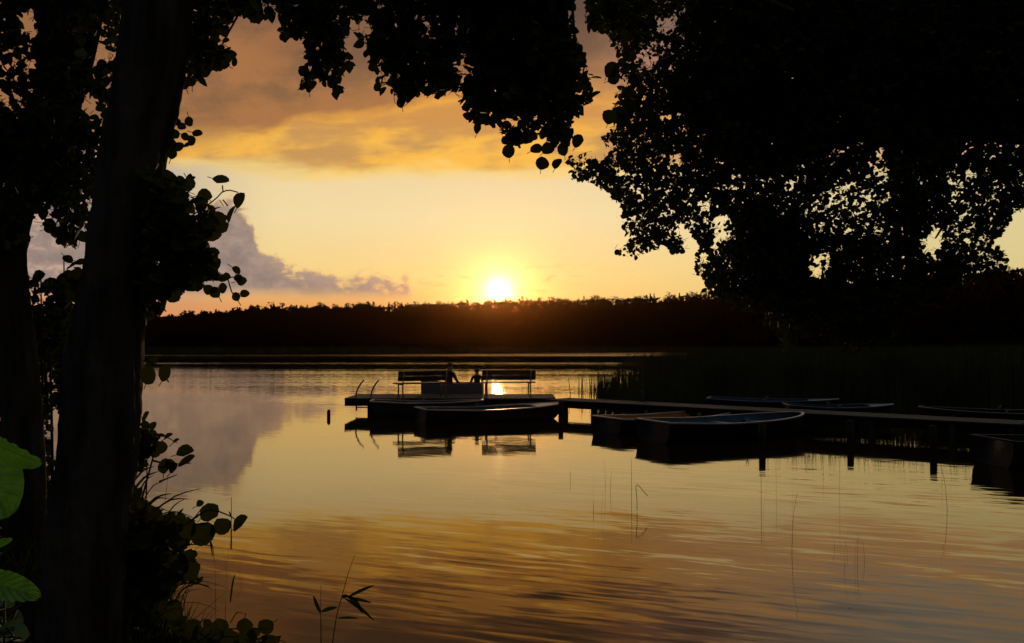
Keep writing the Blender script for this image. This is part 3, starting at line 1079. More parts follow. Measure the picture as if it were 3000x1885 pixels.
# ------------------------------------------------------------------ people
def make_person(name, joints, edges, radii, root_i, cloth, skin_top, hair_c):
    me = bpy.data.meshes.new('tmp_body')
    me.from_pydata([tuple(j) for j in joints], edges, [])
    ob = bpy.data.objects.new('tmp_body', me)
    COL.objects.link(ob)
    bpy.context.view_layer.objects.active = ob
    md = ob.modifiers.new('skin', 'SKIN')
    for i, v in enumerate(me.skin_vertices[0].data):
        r = radii[i]
        v.radius = r if isinstance(r, tuple) else (r, r)
        v.use_root = (i == root_i)
    ss = ob.modifiers.new('sub', 'SUBSURF'); ss.levels = 2; ss.render_levels = 2
    dg = bpy.context.evaluated_depsgraph_get()
    me2 = bpy.data.meshes.new_from_object(ob.evaluated_get(dg))
    bpy.data.objects.remove(ob)
    me2.name = 'body'
    me2.materials.clear()
    me2.materials.append(cloth); me2.materials.append(M['skin']); me2.materials.append(M['cloth_blue'])
    return me2


def seated_person(height=1.0, legs_forward=0.9, cloth=None, facing=0.0):
    """seat surface at z=0; facing +x"""
    k = height
    J = []; E = []; Rr = []
    def j(p, r, par=None):
        J.append(tuple(c * k for c in p)); Rr.append(tuple(x * k for x in r) if isinstance(r, tuple) else r * k)
        if par is not None: E.append((par, len(J) - 1))
        return len(J) - 1
    pel = j((0, 0, 0.10), (0.15, 0.12))
    wa = j((-0.01, 0, 0.26), (0.135, 0.10), pel)
    ch = j((0.01, 0, 0.42), (0.15, 0.115), wa)
    sh = j((0.02, 0, 0.53), (0.12, 0.09), ch)
    nk = j((0.03, 0, 0.60), 0.055, sh)
    hd0 = j((0.045, 0, 0.67), (0.075, 0.085), nk)
    hd1 = j((0.05, 0, 0.75), (0.085, 0.10), hd0)
    hd2 = j((0.04, 0, 0.82), (0.06, 0.07), hd1)
    nose = j((0.145, 0, 0.735), 0.014, hd1)
    hands = []
    for s in (-1, 1):
        s1 = j((0.02, s * 0.17, 0.52), 0.062, sh)
        el = j((0.10, s * 0.24, 0.30), 0.045, s1)
        wr = j((0.30, s * 0.17, 0.20), 0.03, el)
        pm = j((0.37, s * 0.16, 0.19), (0.035, 0.02), wr)
        hands.append(pm)
        for q, (oy, ln) in enumerate(((-0.03, 0.065), (-0.01, 0.08), (0.01, 0.075), (0.03, 0.06))):
            f1 = j((0.37 + ln * 0.6, s * 0.16 + oy, 0.185), 0.009, pm)
            j((0.37 + ln, s * 0.16 + oy, 0.16), 0.008, f1)
        th = j((0.375, s * 0.16 - s * 0.045, 0.2), 0.010, pm)
        j((0.41, s * 0.16 - s * 0.05, 0.19), 0.009, th)
    for s in (-1, 1):
        hp = j((0.05, s * 0.09, 0.09), 0.09, pel)
        kn = j((0.45, s * 0.12, 0.14 * legs_forward + 0.06), 0.06, hp)
        an = j((0.45 + 0.36 * legs_forward, s * 0.11, -0.10 - 0.14 * (1 - legs_forward)), 0.042, kn)
        hl = j((0.47 + 0.36 * legs_forward, s * 0.11, -0.14 - 0.14 * (1 - legs_forward)), 0.042, an)
        j((0.62 + 0.36 * legs_forward, s * 0.12, -0.12 - 0.14 * (1 - legs_forward)), 0.032, hl)
    me = make_person('person', J, E, Rr, 0, cloth, 0.6 * k, None)
    # skin on head and hands, trousers on the legs
    mi = []
    for p in me.polygons:
        c = p.center / k
        if c.z > 0.585 or (c.x > 0.31 and c.z > 0.12 and abs(c.y) < 0.24 and abs(c.y) > 0.08 and c.z > 0.15 and c.x < 0.47 and c.z < 0.225 and False): mi.append(1)
        elif c.z < 0.21 and c.x > 0.06: mi.append(2)
        else: mi.append(0)
    me.polygons.foreach_set('material_index', mi)
    me.polygons.foreach_set('use_smooth', [True] * len(mi))
    o = bpy.data.objects.new('person', me)
    COL.objects.link(o)
    # hair cap
    vs = []; fs = []
    for a in range(7):
        th = a / 6 * 1.9
        for b in range(14):
            ph = b / 14 * 2 * math.pi
            r = 0.102
            x = r * math.sin(th) * math.cos(ph); y = r * 0.92 * math.sin(th) * math.sin(ph); z = r * 1.15 * math.cos(th)
            if x > 0.04 and z < 0.03: z = 0.03 + (z - 0.03) * 0.1
            vs.append(((0.04 + x) * k, y * k, (0.76 + z) * k))
    for a in range(6):
        for b in range(14):
            fs.append((a * 14 + b, (a + 1) * 14 + b, (a + 1) * 14 + (b + 1) % 14, a * 14 + (b + 1) % 14))
    MB().add(vs, fs).build('hair', M['hair'], o, True)
    return o


p1 = seated_person(1.1, 0.95, M['cloth_dark'])
p1.location = (at(449, 380, PB_Y).x, PB_Y - 0.1, 0.57)
p1.rotation_euler = (0, 0, R(50))
tag(p1, 'adult in a dark jacket sitting at the high left end of the pedal boat', 'person')
p2 = seated_person(0.86, 0.5, M['cloth_brown'])
p2.location = (at(477, 380, PB_Y).x, PB_Y + 0.1, 0.57)
p2.rotation_euler = (0, 0, R(105))
tag(p2, 'smaller person in a dark top at the right end of the pedal boat', 'person')


# ------------------------------------------------------------------ foliage machinery
def leaf_template(kind='alder'):
    """outline in (along, across), base at 0, tip at 1; split along the midrib"""
    if kind == 'alder':
        half = [(0.05, 0.15), (0.20, 0.36), (0.43, 0.47), (0.69, 0.42), (0.89, 0.23)]
        tip = 0.98
    elif kind == 'lance':
        half = [(0.10, 0.12), (0.35, 0.21), (0.65, 0.17)]
        tip = 1.0
    else:
        half = [(0.05, 0.12), (0.22, 0.33), (0.45, 0.41), (0.72, 0.30), (0.90, 0.13)]
        tip = 1.0
    V = [(0, 0, 0), (tip, 0, 0)]
    up = [(a, b, 0.10 * b / 0.45 + 0.0) for a, b in half]
    dn = [(a, -b, 0.10 * b / 0.45) for a, b in half]
    V += up + dn
    n = len(half)
    f1 = [0] + [2 + i for i in range(n)][::1] + [1]
    f2 = [1] + [2 + n + i for i in range(n)][::-1] + [0]
    return np.array(V), [f1[::-1], f2[::-1]]


def leaf_mesh(name, C, axis, nrm, size, kind='alder', curl=0.25):
    """C base points, axis = along-leaf unit vectors, nrm ~ leaf normal, size = length"""
    V0, faces = leaf_template(kind)
    n = len(C); m = len(V0)
    axis = axis / np.linalg.norm(axis, axis=1)[:, None]
    nrm = nrm - axis * np.sum(axis * nrm, 1)[:, None]
    nrm = nrm / np.maximum(np.linalg.norm(nrm, axis=1), 1e-6)[:, None]
    side = np.cross(nrm, axis)
    a = V0[:, 0][None, :, None]; b = V0[:, 1][None, :, None]; c = V0[:, 2][None, :, None]
    cu = (RNG.uniform(-1, 1, n) * curl)[:, None, None]
    wid = RNG.uniform(0.85, 1.12, n)[:, None, None]
    jit = 1 + RNG.normal(0, 0.07, (n, m, 1)); jit[:, :2] = 1
    b = b * jit
    asym = 1 + RNG.uniform(-0.18, 0.18, (n, 1, 1)) * np.sign(b)
    b = b * asym
    P = C[:, None, :] + size[:, None, None] * (axis[:, None, :] * a + side[:, None, :] * b * wid + nrm[:, None, :] * (c * 1.3 - cu * a * a))
    V = P.reshape(-1, 3)
    flat = []; starts = []
    L = len(faces[0])
    base = (np.arange(n) * m)[:, None]
    F1 = base + np.array(faces[0])[None, :]
    F2 = base + np.array(faces[1])[None, :]
    A = np.concatenate([F1, F2]).ravel()
    return V, A, np.arange(2 * n) * L


def crown(polys, n_leaf, Yr, leaf, holes=(), per=8, spread=0.05, droop=0.5, seed=1, kind='alder', D_=D, shape_jit=1.5):
    """twigs with leaves inside a volume whose outline is the given polygons (2408-wide notes), at depths Yr"""
    r = np.random.default_rng(seed)
    polys = [np.asarray(p, float) / D_ for p in polys]
    holes = [(np.asarray(p, float) / D_, k) for p, k in holes]
    mn = np.min([p.min(0) for p in polys], 0); mx = np.max([p.max(0) for p in polys], 0)
    C = []; AX = []; NR = []; SZ = []; TW = []
    got = 0
    guard = 0
    while got < n_leaf and guard < 400:
        guard += 1
        nt = 1500
        px = r.uniform(mn[0], mx[0], nt); py = r.uniform(mn[1], mx[1], nt)
        ok = np.zeros(nt, bool)
        for p in polys: ok |= inside(px, py, p)
        px, py = px[ok], py[ok]
        nt = len(px)
        if nt == 0: continue
        Y = r.uniform(Yr[0], Yr[1], nt)
        S0 = at_np(px, py, Y)
        d = r.normal(size=(nt, 3)); d[:, 2] = d[:, 2] * 0.5 - droop
        d /= np.linalg.norm(d, axis=1)[:, None]
        prev = S0
        keepn = np.zeros(nt, int)
        chain = [S0]
        for k in range(per):
            d2 = d + np.array([0, 0, -0.09 * k * droop]) + r.normal(size=(nt, 3)) * 0.25
            d2 /= np.linalg.norm(d2, axis=1)[:, None]
            pos = prev + d2 * spread * r.uniform(0.7, 1.3, nt)[:, None]
            ax = d2 * 0.5 + r.normal(size=(nt, 3)) * 0.75 + np.array([0, 0, -0.35])
            ax /= np.linalg.norm(ax, axis=1)[:, None]
            sz = leaf * r.uniform(0.6, 1.25, nt)
            cen = pos + ax * (sz * 0.5 + 0.012)[:, None]
            qx, qy = proj_np(cen)
            qx = qx + r.normal(0, shape_jit, nt); qy = qy + r.normal(0, shape_jit, nt)
            ok = np.zeros(nt, bool)
            for p in polys: ok |= inside(qx, qy, p)
            u = r.random(nt)
            for h, keep in holes:
                ok &= ~(inside(qx, qy, h) & (u > keep))
            nr = r.normal(size=(nt, 3)) + np.array([0, -0.4, 0.9])
            C.append((pos + ax * 0.012)[ok]); AX.append(ax[ok]); NR.append(nr[ok]); SZ.append(sz[ok])
            TW.append((prev[ok], pos[ok]))
            got += ok.sum()
            prev = pos
            chain.append(pos)
    C = np.concatenate(C)[:n_leaf]; AX = np.concatenate(AX)[:n_leaf]; NR = np.concatenate(NR)[:n_leaf]; SZ = np.concatenate(SZ)[:n_leaf]
    A = np.concatenate([a for a, b in TW])[:n_leaf]; B = np.concatenate([b for a, b in TW])[:n_leaf]
    return C, AX, NR, SZ, A, B


def twig_geo(A, B, rad):
    """three-sided sticks A->B"""
    d = B - A
    d = d / np.maximum(np.linalg.norm(d, axis=1), 1e-6)[:, None]
    s = np.cross(d, np.array([0.3, 0.9, 0.2])); s /= np.maximum(np.linalg.norm(s, axis=1), 1e-6)[:, None]
    u = np.cross(d, s)
    R3 = []
    for P in (A, B):
        for a in (0, 2.094, 4.189):
            R3.append(P + rad * (math.cos(a) * s + math.sin(a) * u))
    V = np.stack(R3, 1).reshape(-1, 3)
    n = len(A)
    base = (np.arange(n) * 6)[:, None]
    Q = np.concatenate([base + np.array([[0, 1, 4, 3]]), base + np.array([[1, 2, 5, 4]]), base + np.array([[2, 0, 3, 5]])])
    return V, Q.ravel(), np.arange(3 * n) * 4


def foliage_objects(parts, parent, mat, name='foliage', kind='alder', twigs=True, twig_r=0.0022, mats=None):
    """leaves and their twigs as one crown mesh; mats gives a leaf material per entry of parts"""
    Vs = []; Fs = []; Ss = []; Mi = []; nb = 0; nf = 0
    slots = [M['twig']]
    for q, (C, AX, NR, SZ, A, B) in enumerate(parts):
        lm_ = mats[q] if mats else mat
        if lm_ not in slots: slots.append(lm_)
        if kind == 'alder' and len(C) > 150:
            mk = RNG.random(len(C)) < 0.6
            jobs = [(leaf_mesh('x', C[k_], AX[k_], NR[k_], SZ[k_] * sc_, kd_), slots.index(lm_)) for k_, kd_, sc_ in ((mk, 'alder', 1.0), (~mk, 'oval', 1.18))]
        else:
            jobs = [(leaf_mesh('x', C, AX, NR, SZ, kind), slots.index(lm_))]
        if twigs: jobs.append((twig_geo(A, B, twig_r), 0))
        for (V, Fl, St), mi in jobs:
            Vs.append(V); Fs.append(Fl + nb); Ss.append(St + nf); Mi.append(np.full(len(St), mi)); nb += len(V); nf += len(Fl)
    me = np_mesh(name, np.concatenate(Vs), np.concatenate(Fs), np.concatenate(Ss))
    for m_ in slots: me.materials.append(m_)
    me.polygons.foreach_set('material_index', np.concatenate(Mi).astype(np.int32))
    return link_mesh(name, me, None, parent)


def explicit(leaves, Y, D_=D, seed=2):
    """leaves: (x, y of the middle, length, direction degrees in the picture, how much it faces us)"""
    r = np.random.default_rng(seed)
    C = []; AX = []; NR = []; SZ = []; A = []; B = []
    for (x, y, ln, ang, face) in leaves:
        yy = Y + r.uniform(-0.12, 0.12)
        s = ln / D_ / F * yy
        ax = np.array([math.cos(R(ang)), r.uniform(-0.25, 0.25), -math.sin(R(ang))])
        c = np.array(at(x / D_, y / D_, yy)) - ax * s * 0.5
        # face 1: broad side to the viewer, 0: edge on
        perp = np.array([math.sin(R(ang)), 0, math.cos(R(ang))])
        nr = np.array([0, -1.0, 0]) * face + perp * (1 - face)
        C.append(c); AX.append(ax); NR.append(nr); SZ.append(s)
        B.append(c); A.append(c - ax * 0.025)
    return tuple(np.array(q) for q in (C, AX, NR, SZ, A, B))


def trunk_mesh(pts, Y, name, parent, seg=40, n=40, flute=0.075, seed=0, D_=D):
    """pts: (centre x, y, width) in 2408 notes; Y: depth or list of depths"""
    r = random.Random(seed)
    P = spline(pts, seg)
    Ys = spline([[v] for v in Y], seg)[:, 0] if hasattr(Y, '__len__') else [Y] * seg
    mb = MB(); vs = []; fs = []
    ph = [r.uniform(0, 6) for _ in range(8)]
    for i in range(seg):
        c = at(P[i, 0] / D_, P[i, 1] / D_, Ys[i])
        rad = P[i, 2] / D_ / F * Ys[i] / 2
        for k in range(n):
            a = 2 * math.pi * k / n
            q = 1 + flute * math.sin(3 * a + ph[0] + i * 0.05) * 0.6 + flute * 0.8 * math.sin(7 * a + ph[1] + 0.5 * math.sin(i * .3)) \
                + flute * 0.5 * math.sin(13 * a + ph[2] + i * 0.2) + r.uniform(-1, 1) * 0.03
            vs.append((c.x + rad * q * math.cos(a), c.y + rad * q * math.sin(a), c.z))
    for i in range(seg - 1):
        for k in range(n):
            k2 = (k + 1) % n
            fs.append((i * n + k, (i + 1) * n + k, (i + 1) * n + k2, i * n + k2))
    mb.add(vs, fs)
    return mb.build(name, M['bark'], parent, True)


# ------------------------------------------------------------------ near tree (main trunk)
alder = empty('alder_tree', (at(183 / D, 640, 4.45).x, 4.45, 0.4))
tag(alder, 'big leaning dark tree in the left foreground, its leafy branches hanging over the sunset', 'tree')


def child(o, parent):
    o.parent = parent
    o.matrix_parent_inverse = Matrix.Translation(-Vector(parent.location))
    return o


def child_tail(before, parent):
    """parent every new parentless object made since `before`"""
    for o in list(COL.objects):
        if o.name not in before and o.parent is None and o is not parent:
            child(o, parent)


def names(): return {o.name for o in COL.objects}


bf = names()
trunk_mesh([(178, 1760, 240), (183, 1513, 178), (200, 1300, 168), (210, 1195, 164), (232, 1060, 172), (242, 900, 171), (252, 790, 160),
            (273, 660, 148), (295, 512, 151), (315, 350, 148), (345, 207, 150), (372, 0, 150), (410, -300, 130), (440, -700, 100)], 4.45, 'trunk', None, seg=110, seed=1)
# limbs above the frame carrying the hanging foliage
lb = MB()
T0 = at(405 / D, -260 / D, 4.45)
lb.tube(spline([T0, T0 + Vector((0.6, 0.3, 0.25)), T0 + Vector((1.5, 0.8, 0.35)), T0 + Vector((2.6, 1.2, 0.2)), T0 + Vector((3.6, 1.4, -0.1))], 16), list(np.linspace(0.075, 0.02, 16)), n=8, jit=.1)
lb.tube(spline([T0 + Vector((0, 0, -.2)), T0 + Vector((0.4, 0.2, 0.0)), T0 + Vector((0.9, 0.4, -0.1)), T0 + Vector((1.3, .6, -.35))], 12), list(np.linspace(0.05, 0.012, 12)), n=8, jit=.1)
# drooping branches inside the hanging masses
for (x0, y0, x1, y1, Y0) in ((1250, -200, 1270, 300, 5.6), (1150, -180, 1130, 240, 5.5), (1000, -180, 940, 200, 5.3), (1300, -150, 1350, 200, 5.8), (780, -180, 755, 170, 5.2), (620, -200, 520, 110, 4.9)):
    a = at(x0 / D, y0 / D, Y0); b = at(x1 / D, y1 / D, Y0 + .1)
    mid = (a + b) / 2 + Vector((0.06, 0, 0))
    lb.tube(spline([a, mid, b], 9), list(np.linspace(0.018, 0.003, 9)), n=5, jit=.2)
lb.build('limb', M['bark'], None, True)

L1 = [(425, -160), (425, 205), (445, 207), (470, 190), (492, 158), (520, 162), (552, 140), (548, 112), (522, 100), (528, 70), (545, 45), (575, 25), (600, 55), (622, 45), (645, 30), (655, -10), (660, -160)]
C1 = [(635, -160), (650, 10), (660, 45), (672, 100), (700, 88), (722, 95), (726, 140), (708, 150), (716, 175), (700, 200), (726, 218), (740, 190), (762, 182), (790, 225), (803, 195), (800, 165), (828, 155), (812, 128), (818, 70), (850, 40), (880, -160)]
C2 = [(815, -160), (845, 30), (832, 70), (845, 105), (872, 110), (868, 138), (885, 175), (872, 215), (905, 205), (922, 226), (945, 250), (955, 230), (972, 240), (985, 205), (1030, 225), (1052, 212), (1080, 228),
      (1112, 262), (1108, 275), (1085, 278), (1112, 295), (1130, 312), (1142, 290), (1175, 288), (1195, 270), (1225, 292), (1245, 320), (1290, 335), (1312, 350), (1335, 330), (1340, 300), (1345, 275), (1375, 258), (1392, 235), (1388, 195), (1372, 150), (1380, 128), (1352, 100), (1350, 72), (1362, 48), (1335, 30), (1362, 0), (1370, -160)]
C3 = [(1175, 300), (1232, 288), (1240, 320), (1215, 345), (1200, 340), (1180, 330)]
hl1 = [([(845, 62), (870, 58), (882, 85), (868, 100), (845, 92)], 0.15), ([(1080, 120), (1130, 120), (1118, 190), (1085, 200), (1070, 150)], 0.35), ([(880, 130), (950, 130), (950, 190), (885, 190)], 0.55),
       ([(880, 0), (905, 0), (900, 30), (882, 30)], 0.1), ([(1375, 180), (1345, 150), (1360, 140)], 0.2)]
parts = [crown([L1], 900, (4.5, 5.2), 0.062, seed=21), crown([C1], 1100, (4.9, 5.6), 0.062, seed=22, holes=hl1),
         crown([C2], 5200, (5.2, 6.2), 0.062, seed=23, holes=hl1), crown([C3], 60, (5.5, 5.8), 0.06, seed=24)]
# dense top right of the hanging mass
CD = [(1060, -160), (1090, 30), (1110, 120), (1140, 230), (1240, 270), (1320, 270), (1350, 200), (1335, 60), (1340, -160)]
parts.append(crown([CD], 2400, (5.2, 6.2), 0.062, seed=25))
single = [(1402, 185, 28, 10, .35), (1400, 222, 30, -40, .4), (1360, 333, 34, -60, .8), (1273, 383, 33, -85, 1), (1196, 355, 34, -95, 1), (1312, 385, 30, -60, .5), (1240, 328, 34, -20, .8), (1205, 312, 34, -70, .7),
          (1290, 350, 36, -40, .8), (1325, 350, 34, -100, .8), (1261, 350, 32, -30, .7), (1186, 330, 22, -120, .5), (1330, 320, 36, -60, .9), (944, 240, 30, -100, .6), (968, 232, 32, -50, .5), (794, 212, 28, -85, .9), (757, 180, 26, -110, .8), (728, 208, 22, -90, .6),
          (888, 203, 26, -120, .6), (1126, 300, 32, -70, .5), (1100, 272, 26, 170, .5), (1436, 165, 42, -60, .95), (1435, 275, 40, -70, .9), (1445, 185, 34, -20, .8)]
parts.append(explicit(single, 5.5, seed=3))
sprig = [(1400, 900, 80, 80, .8), (1345, 935, 75, 20, .9), (1460, 990, 80, 15, .6), (1425, 1045, 85, -20, .9), (1295, 990, 80, 60, .8), (1325, 1085, 85, -60, .9), (1275, 1135, 90, -70, .9), (1385, 1075, 60, -10, .6), (1300, 900, 70, 100, .6), (1370, 1010, 75, 30, .9),
         (1270, 1060, 90, 200, .9), (1250, 1000, 90, 120, .9), (1240, 1100, 90, 230, .9)]
sprig += [(1665, 255, 60, 70, .8), (1670, 300, 62, 0, .7), (1700, 400, 100, -10, .95), (1640, 400, 70, 30, .8), (1650, 460, 75, -40, .9), (1590, 450, 80, -60, .8), (1490, 560, 85, -50, .9), (1420, 600, 85, -90, .9), (1360, 610, 110, -110, .95), (1440, 520, 80, 0, .8), (1580, 360, 70, 60, .7), (1540, 400, 90, -20, .9)]
sprig = [(a * .3183, b * .3183, c * .3183, d, e) for a, b, c, d, e in sprig]
parts.append(explicit(sprig, 4.6, seed=13))
ALDER_PARTS = parts
ALDER_MATS = [M['leaf']] * len(parts)

# sprouts at the right of the trunk (leaf middle points traced), Y about 4.3
def z5(p): return [(a * 0.4245, b * 0.4245 + 321) for a, b in p]
S1 = z5([(790, 150), (905, 150), (960, 200), (1020, 240), (1080, 240), (1080, 290), (1180, 320), (1190, 360), (1110, 380), (1060, 345), (1030, 330), (1045, 440), (1100, 460), (1150, 400), (1230, 430), (1250, 490), (1190, 520), (1130, 560), (1140, 600),
         (1180, 630), (1210, 720), (1240, 770), (1200, 800), (1130, 760), (1110, 820), (1060, 840), (980, 880), (930, 870), (920, 900), (860, 900), (930, 980), (950, 990), (790, 1010)])
h5 = [(z5([(1035, 310), (1090, 310), (1100, 360), (1060, 390)]), 0.05), (z5([(900, 520), (925, 520), (925, 560), (895, 560)]), 0.1), (z5([(870, 730), (940, 730), (935, 780), (870, 765)]), 0.05),
      (z5([(820, 895), (860, 910), (905, 985), (860, 975)]), 0.1)]
sp = [crown([S1], 760, (4.15, 4.7), 0.070, seed=31, holes=h5, droop=0.1)]
lv = [(1225, 245, 95, 15, .45), (1335, 355, 100, -60, .62), (1285, 430, 110, -70, .42), (1210, 455, 100, -20, .9), (1160, 480, 90, -60, .9), (1130, 335, 90, -10, .75), (1055, 260, 70, 60, .8), (1310, 740, 55, 35, .6), (1340, 800, 60, -10, .8),
      (1355, 868, 55, 0, .9), (1305, 888, 55, -120, .9), (1250, 790, 80, 0, .6), (1150, 845, 75, 170, .9), (1200, 862, 70, -120, .9), (1240, 840, 66, -10, .9), (1125, 750, 90, -90, .8), (1180, 700, 80, -60, .9), (1320, 785, 50, 60, .6),
      (825, 1320, 115, -70, .95), (925, 1312, 105, -60, .7), (845, 1262, 90, -15, .4), (915, 940, 80, -60, .5), (890, 830, 95, -90, .9), (1110, 395, 60, 180, .5)]
lv = [(a * .4245, b * .4245 + 321, c * .4245, d, e) for a, b, c, d, e in lv]
sp.append(explicit(lv, 4.25, seed=5))
NB = [(1420, 150), (1452, 140), (1475, 180), (1470, 240), (1440, 262), (1420, 290), (1450, 330), (1470, 300), (1500, 200), (1480, 90), (1440, 80), (1380, 60), (1385, -160), (1600, -160), (1540, 40), (1500, 120)]
ALDER_PARTS += sp + [crown([NB], 700, (6.0, 6.6), 0.062, seed=81)]
ALDER_MATS += [M['leaf_olive']] * len(sp) + [M['leaf']]
foliage_objects(ALDER_PARTS, None, M['leaf'], 'crown', mats=ALDER_MATS)
tw = MB(); tw2 = MB()
for pts in ([(1060, 440), (1120, 400), (1190, 350), (1235, 305), (1275, 298)], [(1235, 305), (1232, 270)], [(1275, 298), (1320, 310)], [(1235, 350), (1262, 385)], [(880, 520), (980, 480), (1060, 440)], [(840, 700), (1000, 780), (1150, 800), (1260, 780), (1330, 780)],
            [(830, 650), (950, 560), (1080, 520), (1190, 480)], [(1260, 780), (1280, 850), (1290, 870)], [(790, 1240), (850, 1250), (890, 1280)], [(830, 860), (870, 900), (920, 970)], [(880, 1290), (935, 1360)]):
    P = [at(a * .4245 / D, (b * .4245 + 321) / D, 4.25) for a, b in pts]
    tgt = tw2 if pts[0][1] > 1200 else tw
    tgt.tube(spline([tuple(p) for p in P], 8), 0.0032, n=5)
tw.build('branch', M['twig'], None, True)
tw2.build('branch', M['twig'], None, True)
child_tail(bf, alder)

# ------------------------------------------------------------------ second tree at the far left
bf = names()
alder2 = empty('alder_tree', (at(24, 640, 5.6).x, 5.6, 0.4))
tag(alder2, 'thinner curved tree at the left edge, its trunk bowing right towards the top', 'tree')
trunk_mesh([(70, 1900, 130), (66, 1513, 100), (60, 1200, 88), (54, 1000, 82), (44, 850, 80), (30, 740, 80), (20, 640, 80), (22, 570, 80), (42, 490, 78), (78, 400, 78), (112, 300, 78), (140, 150, 76), (160, 0, 76), (182, -250, 70), (195, -600, 55)], 5.6, 'trunk', None, seg=56, seed=4)
lb = MB()
a = at(22 / D, 600 / D, 5.6)
lb.tube(spline([a, at(-30 / D, 500 / D, 5.6), at(-80 / D, 380 / D, 5.7), at(-120 / D, 150 / D, 5.8)], 12), list(np.linspace(0.09, 0.05, 12)), n=10, jit=.08)
a = at(105 / D, 320 / D, 5.6)
lb.tube(spline([a, at(170 / D, 250 / D, 5.7), at(225 / D, 60 / D, 5.8), at(260 / D, -200 / D, 5.8)], 12), list(np.linspace(0.06, 0.03, 12)), n=8, jit=.08)
lb.build('limb', M['bark'], None, True)
TL = [(-160, -160), (330, -160), (330, 330), (225, 500), (215, 560), (150, 585), (118, 560), (92, 500), (75, 495), (60, 570), (-20, 600), (-160, 620)]
hl = [([(38, 32), (118, 32), (124, 70), (95, 88), (45, 86)], 0.03), ([(205, 108), (272, 112), (276, 150), (210, 155)], 0.22), ([(190, 228), (266, 236), (258, 300), (215, 296)], 0.22), ([(0, 95), (85, 95), (90, 160), (0, 170)], 0.45),
      ([(0, 170), (90, 170), (70, 260), (0, 260)], 0.6), ([(195, 455), (215, 455), (218, 500), (198, 500)], 0.1), ([(66, 30), (75, 0), (85, 25)], 0.1), ([(225, 45), (245, 45), (245, 70), (225, 70)], 0.15),
      ([(60, 505), (92, 488), (105, 520), (150, 590), (60, 590)], 0.02)]
pt = [crown([TL], 5200, (5.2, 6.6), 0.062, seed=41, holes=hl)]
TM = [(90, -160), (210, -160), (200, 60), (180, 260), (190, 400), (150, 480), (90, 470), (50, 420), (-60, 430), (-60, 290), (90, 260)]
pt.append(crown([TM], 2600, (5.7, 6.6), 0.062, seed=42))
pt.append(explicit([(65, 560, 26, -90, .8), (62, 578, 20, -60, .8), (120, 535, 34, -20, .8), (130, 545, 30, -90, .9), (170, 560, 34, -60, .9), (195, 555, 30, -110, .9)], 5.5))
foliage_objects(pt, None, M['leaf'], 'crown')
child_tail(bf, alder2)

# ------------------------------------------------------------------ undergrowth between and behind the trunks
bf = names()
sh = empty('shrub', (at(60, 600, 6.2).x, 6.2, 0.3))
tag(sh, 'dark leafy shrub filling the gap between the two left trunks', 'shrub')
SB = [(-160, 640), (60, 640), (72, 655), (95, 650), (120, 670), (140, 660), (150, 640), (190, 610), (215, 650), (230, 700), (240, 900), (200, 950), (160, 975), (150, 1030), (140, 1120), (235, 1130), (240, 1560), (-160, 1560)]
hb = [([(60, 660), (95, 690), (130, 700), (150, 650), (120, 690)], .5), ([(112, 975), (152, 960), (152, 1010), (140, 1070), (135, 1130), (118, 1060)], 0.03), ([(88, 985), (104, 990), (104, 1010), (92, 1005)], 0.05), ([(98, 870), (115, 875), (112, 895)], .2), ([(155, 875), (165, 880), (160, 895)], .1),
      ([(0, 985), (15, 985), (15, 1020), (0, 1010)], 0.05), ([(75, 680), (100, 690), (125, 705), (90, 700)], .2), ([(85, 735), (97, 740), (95, 750)], .2)]
foliage_objects([crown([SB], 7000, (6.0, 7.4), 0.062, seed=51, holes=hb, droop=0.0),
                 explicit([(92, 655, 42, -30, .6), (115, 672, 50, -35, .6), (160, 610, 26, 45, .4), (170, 622, 34, -40, .3), (190, 617, 22, 15, .6), (150, 660, 40, 100, .8), (180, 655, 46, 80, .8), (95, 690, 40, -20, .4), (150, 690, 60, 80, .5), (185, 680, 50, 60, .6)], 6.0)],
                None, M['leaf'], 'foliage')
st = MB()
for x0, x1, yt in ((150, 150, 600), (90, 96, 640), (190, 178, 640), (120, 112, 660), (40, 50, 800)):
    st.tube(spline([tuple(at(x0 / D, 1700 / D, 6.3)), tuple(at((x0 + x1) / 2 / D + 3, 1100 / D, 6.3)), tuple(at(x1 / D, yt / D, 6.3))], 14), list(np.linspace(0.02, 0.004, 14)), n=6)
st.build('stem', M['twig'], None, True)
child_tail(bf, sh)

# shrub low at the right of the main trunk
bf = names()
sh2 = empty('shrub', (at(150, 640, 4.9).x, 4.9, 0.25))
tag(sh2, 'low leafy shrub on the bank at the right foot of the leaning alder', 'shrub')
def z4(p): return [(a * 0.4164, b * 0.4164 + 883) for a, b in p]
S3 = z4([(560, 560), (720, 590), (760, 640), (815, 690), (820, 760), (880, 775), (960, 800), (1000, 790), (1060, 790), (1100, 840), (1085, 880), (1010, 950), (1020, 985), (1095, 1010), (1085, 1060), (1130, 1130), (1110, 1160), (1050, 1170), (990, 1150), (960, 1230),
         (900, 1290), (930, 1370), (1050, 1400), (1130, 1430), (1180, 1400), (1260, 1450), (1330, 1470), (1450, 1490), (1580, 1500), (1560, 1700), (500, 1700)])
S2 = z4([(760, 300), (800, 280), (850, 300), (880, 350), (885, 400), (870, 440), (830, 440), (820, 500), (760, 500), (730, 420)])
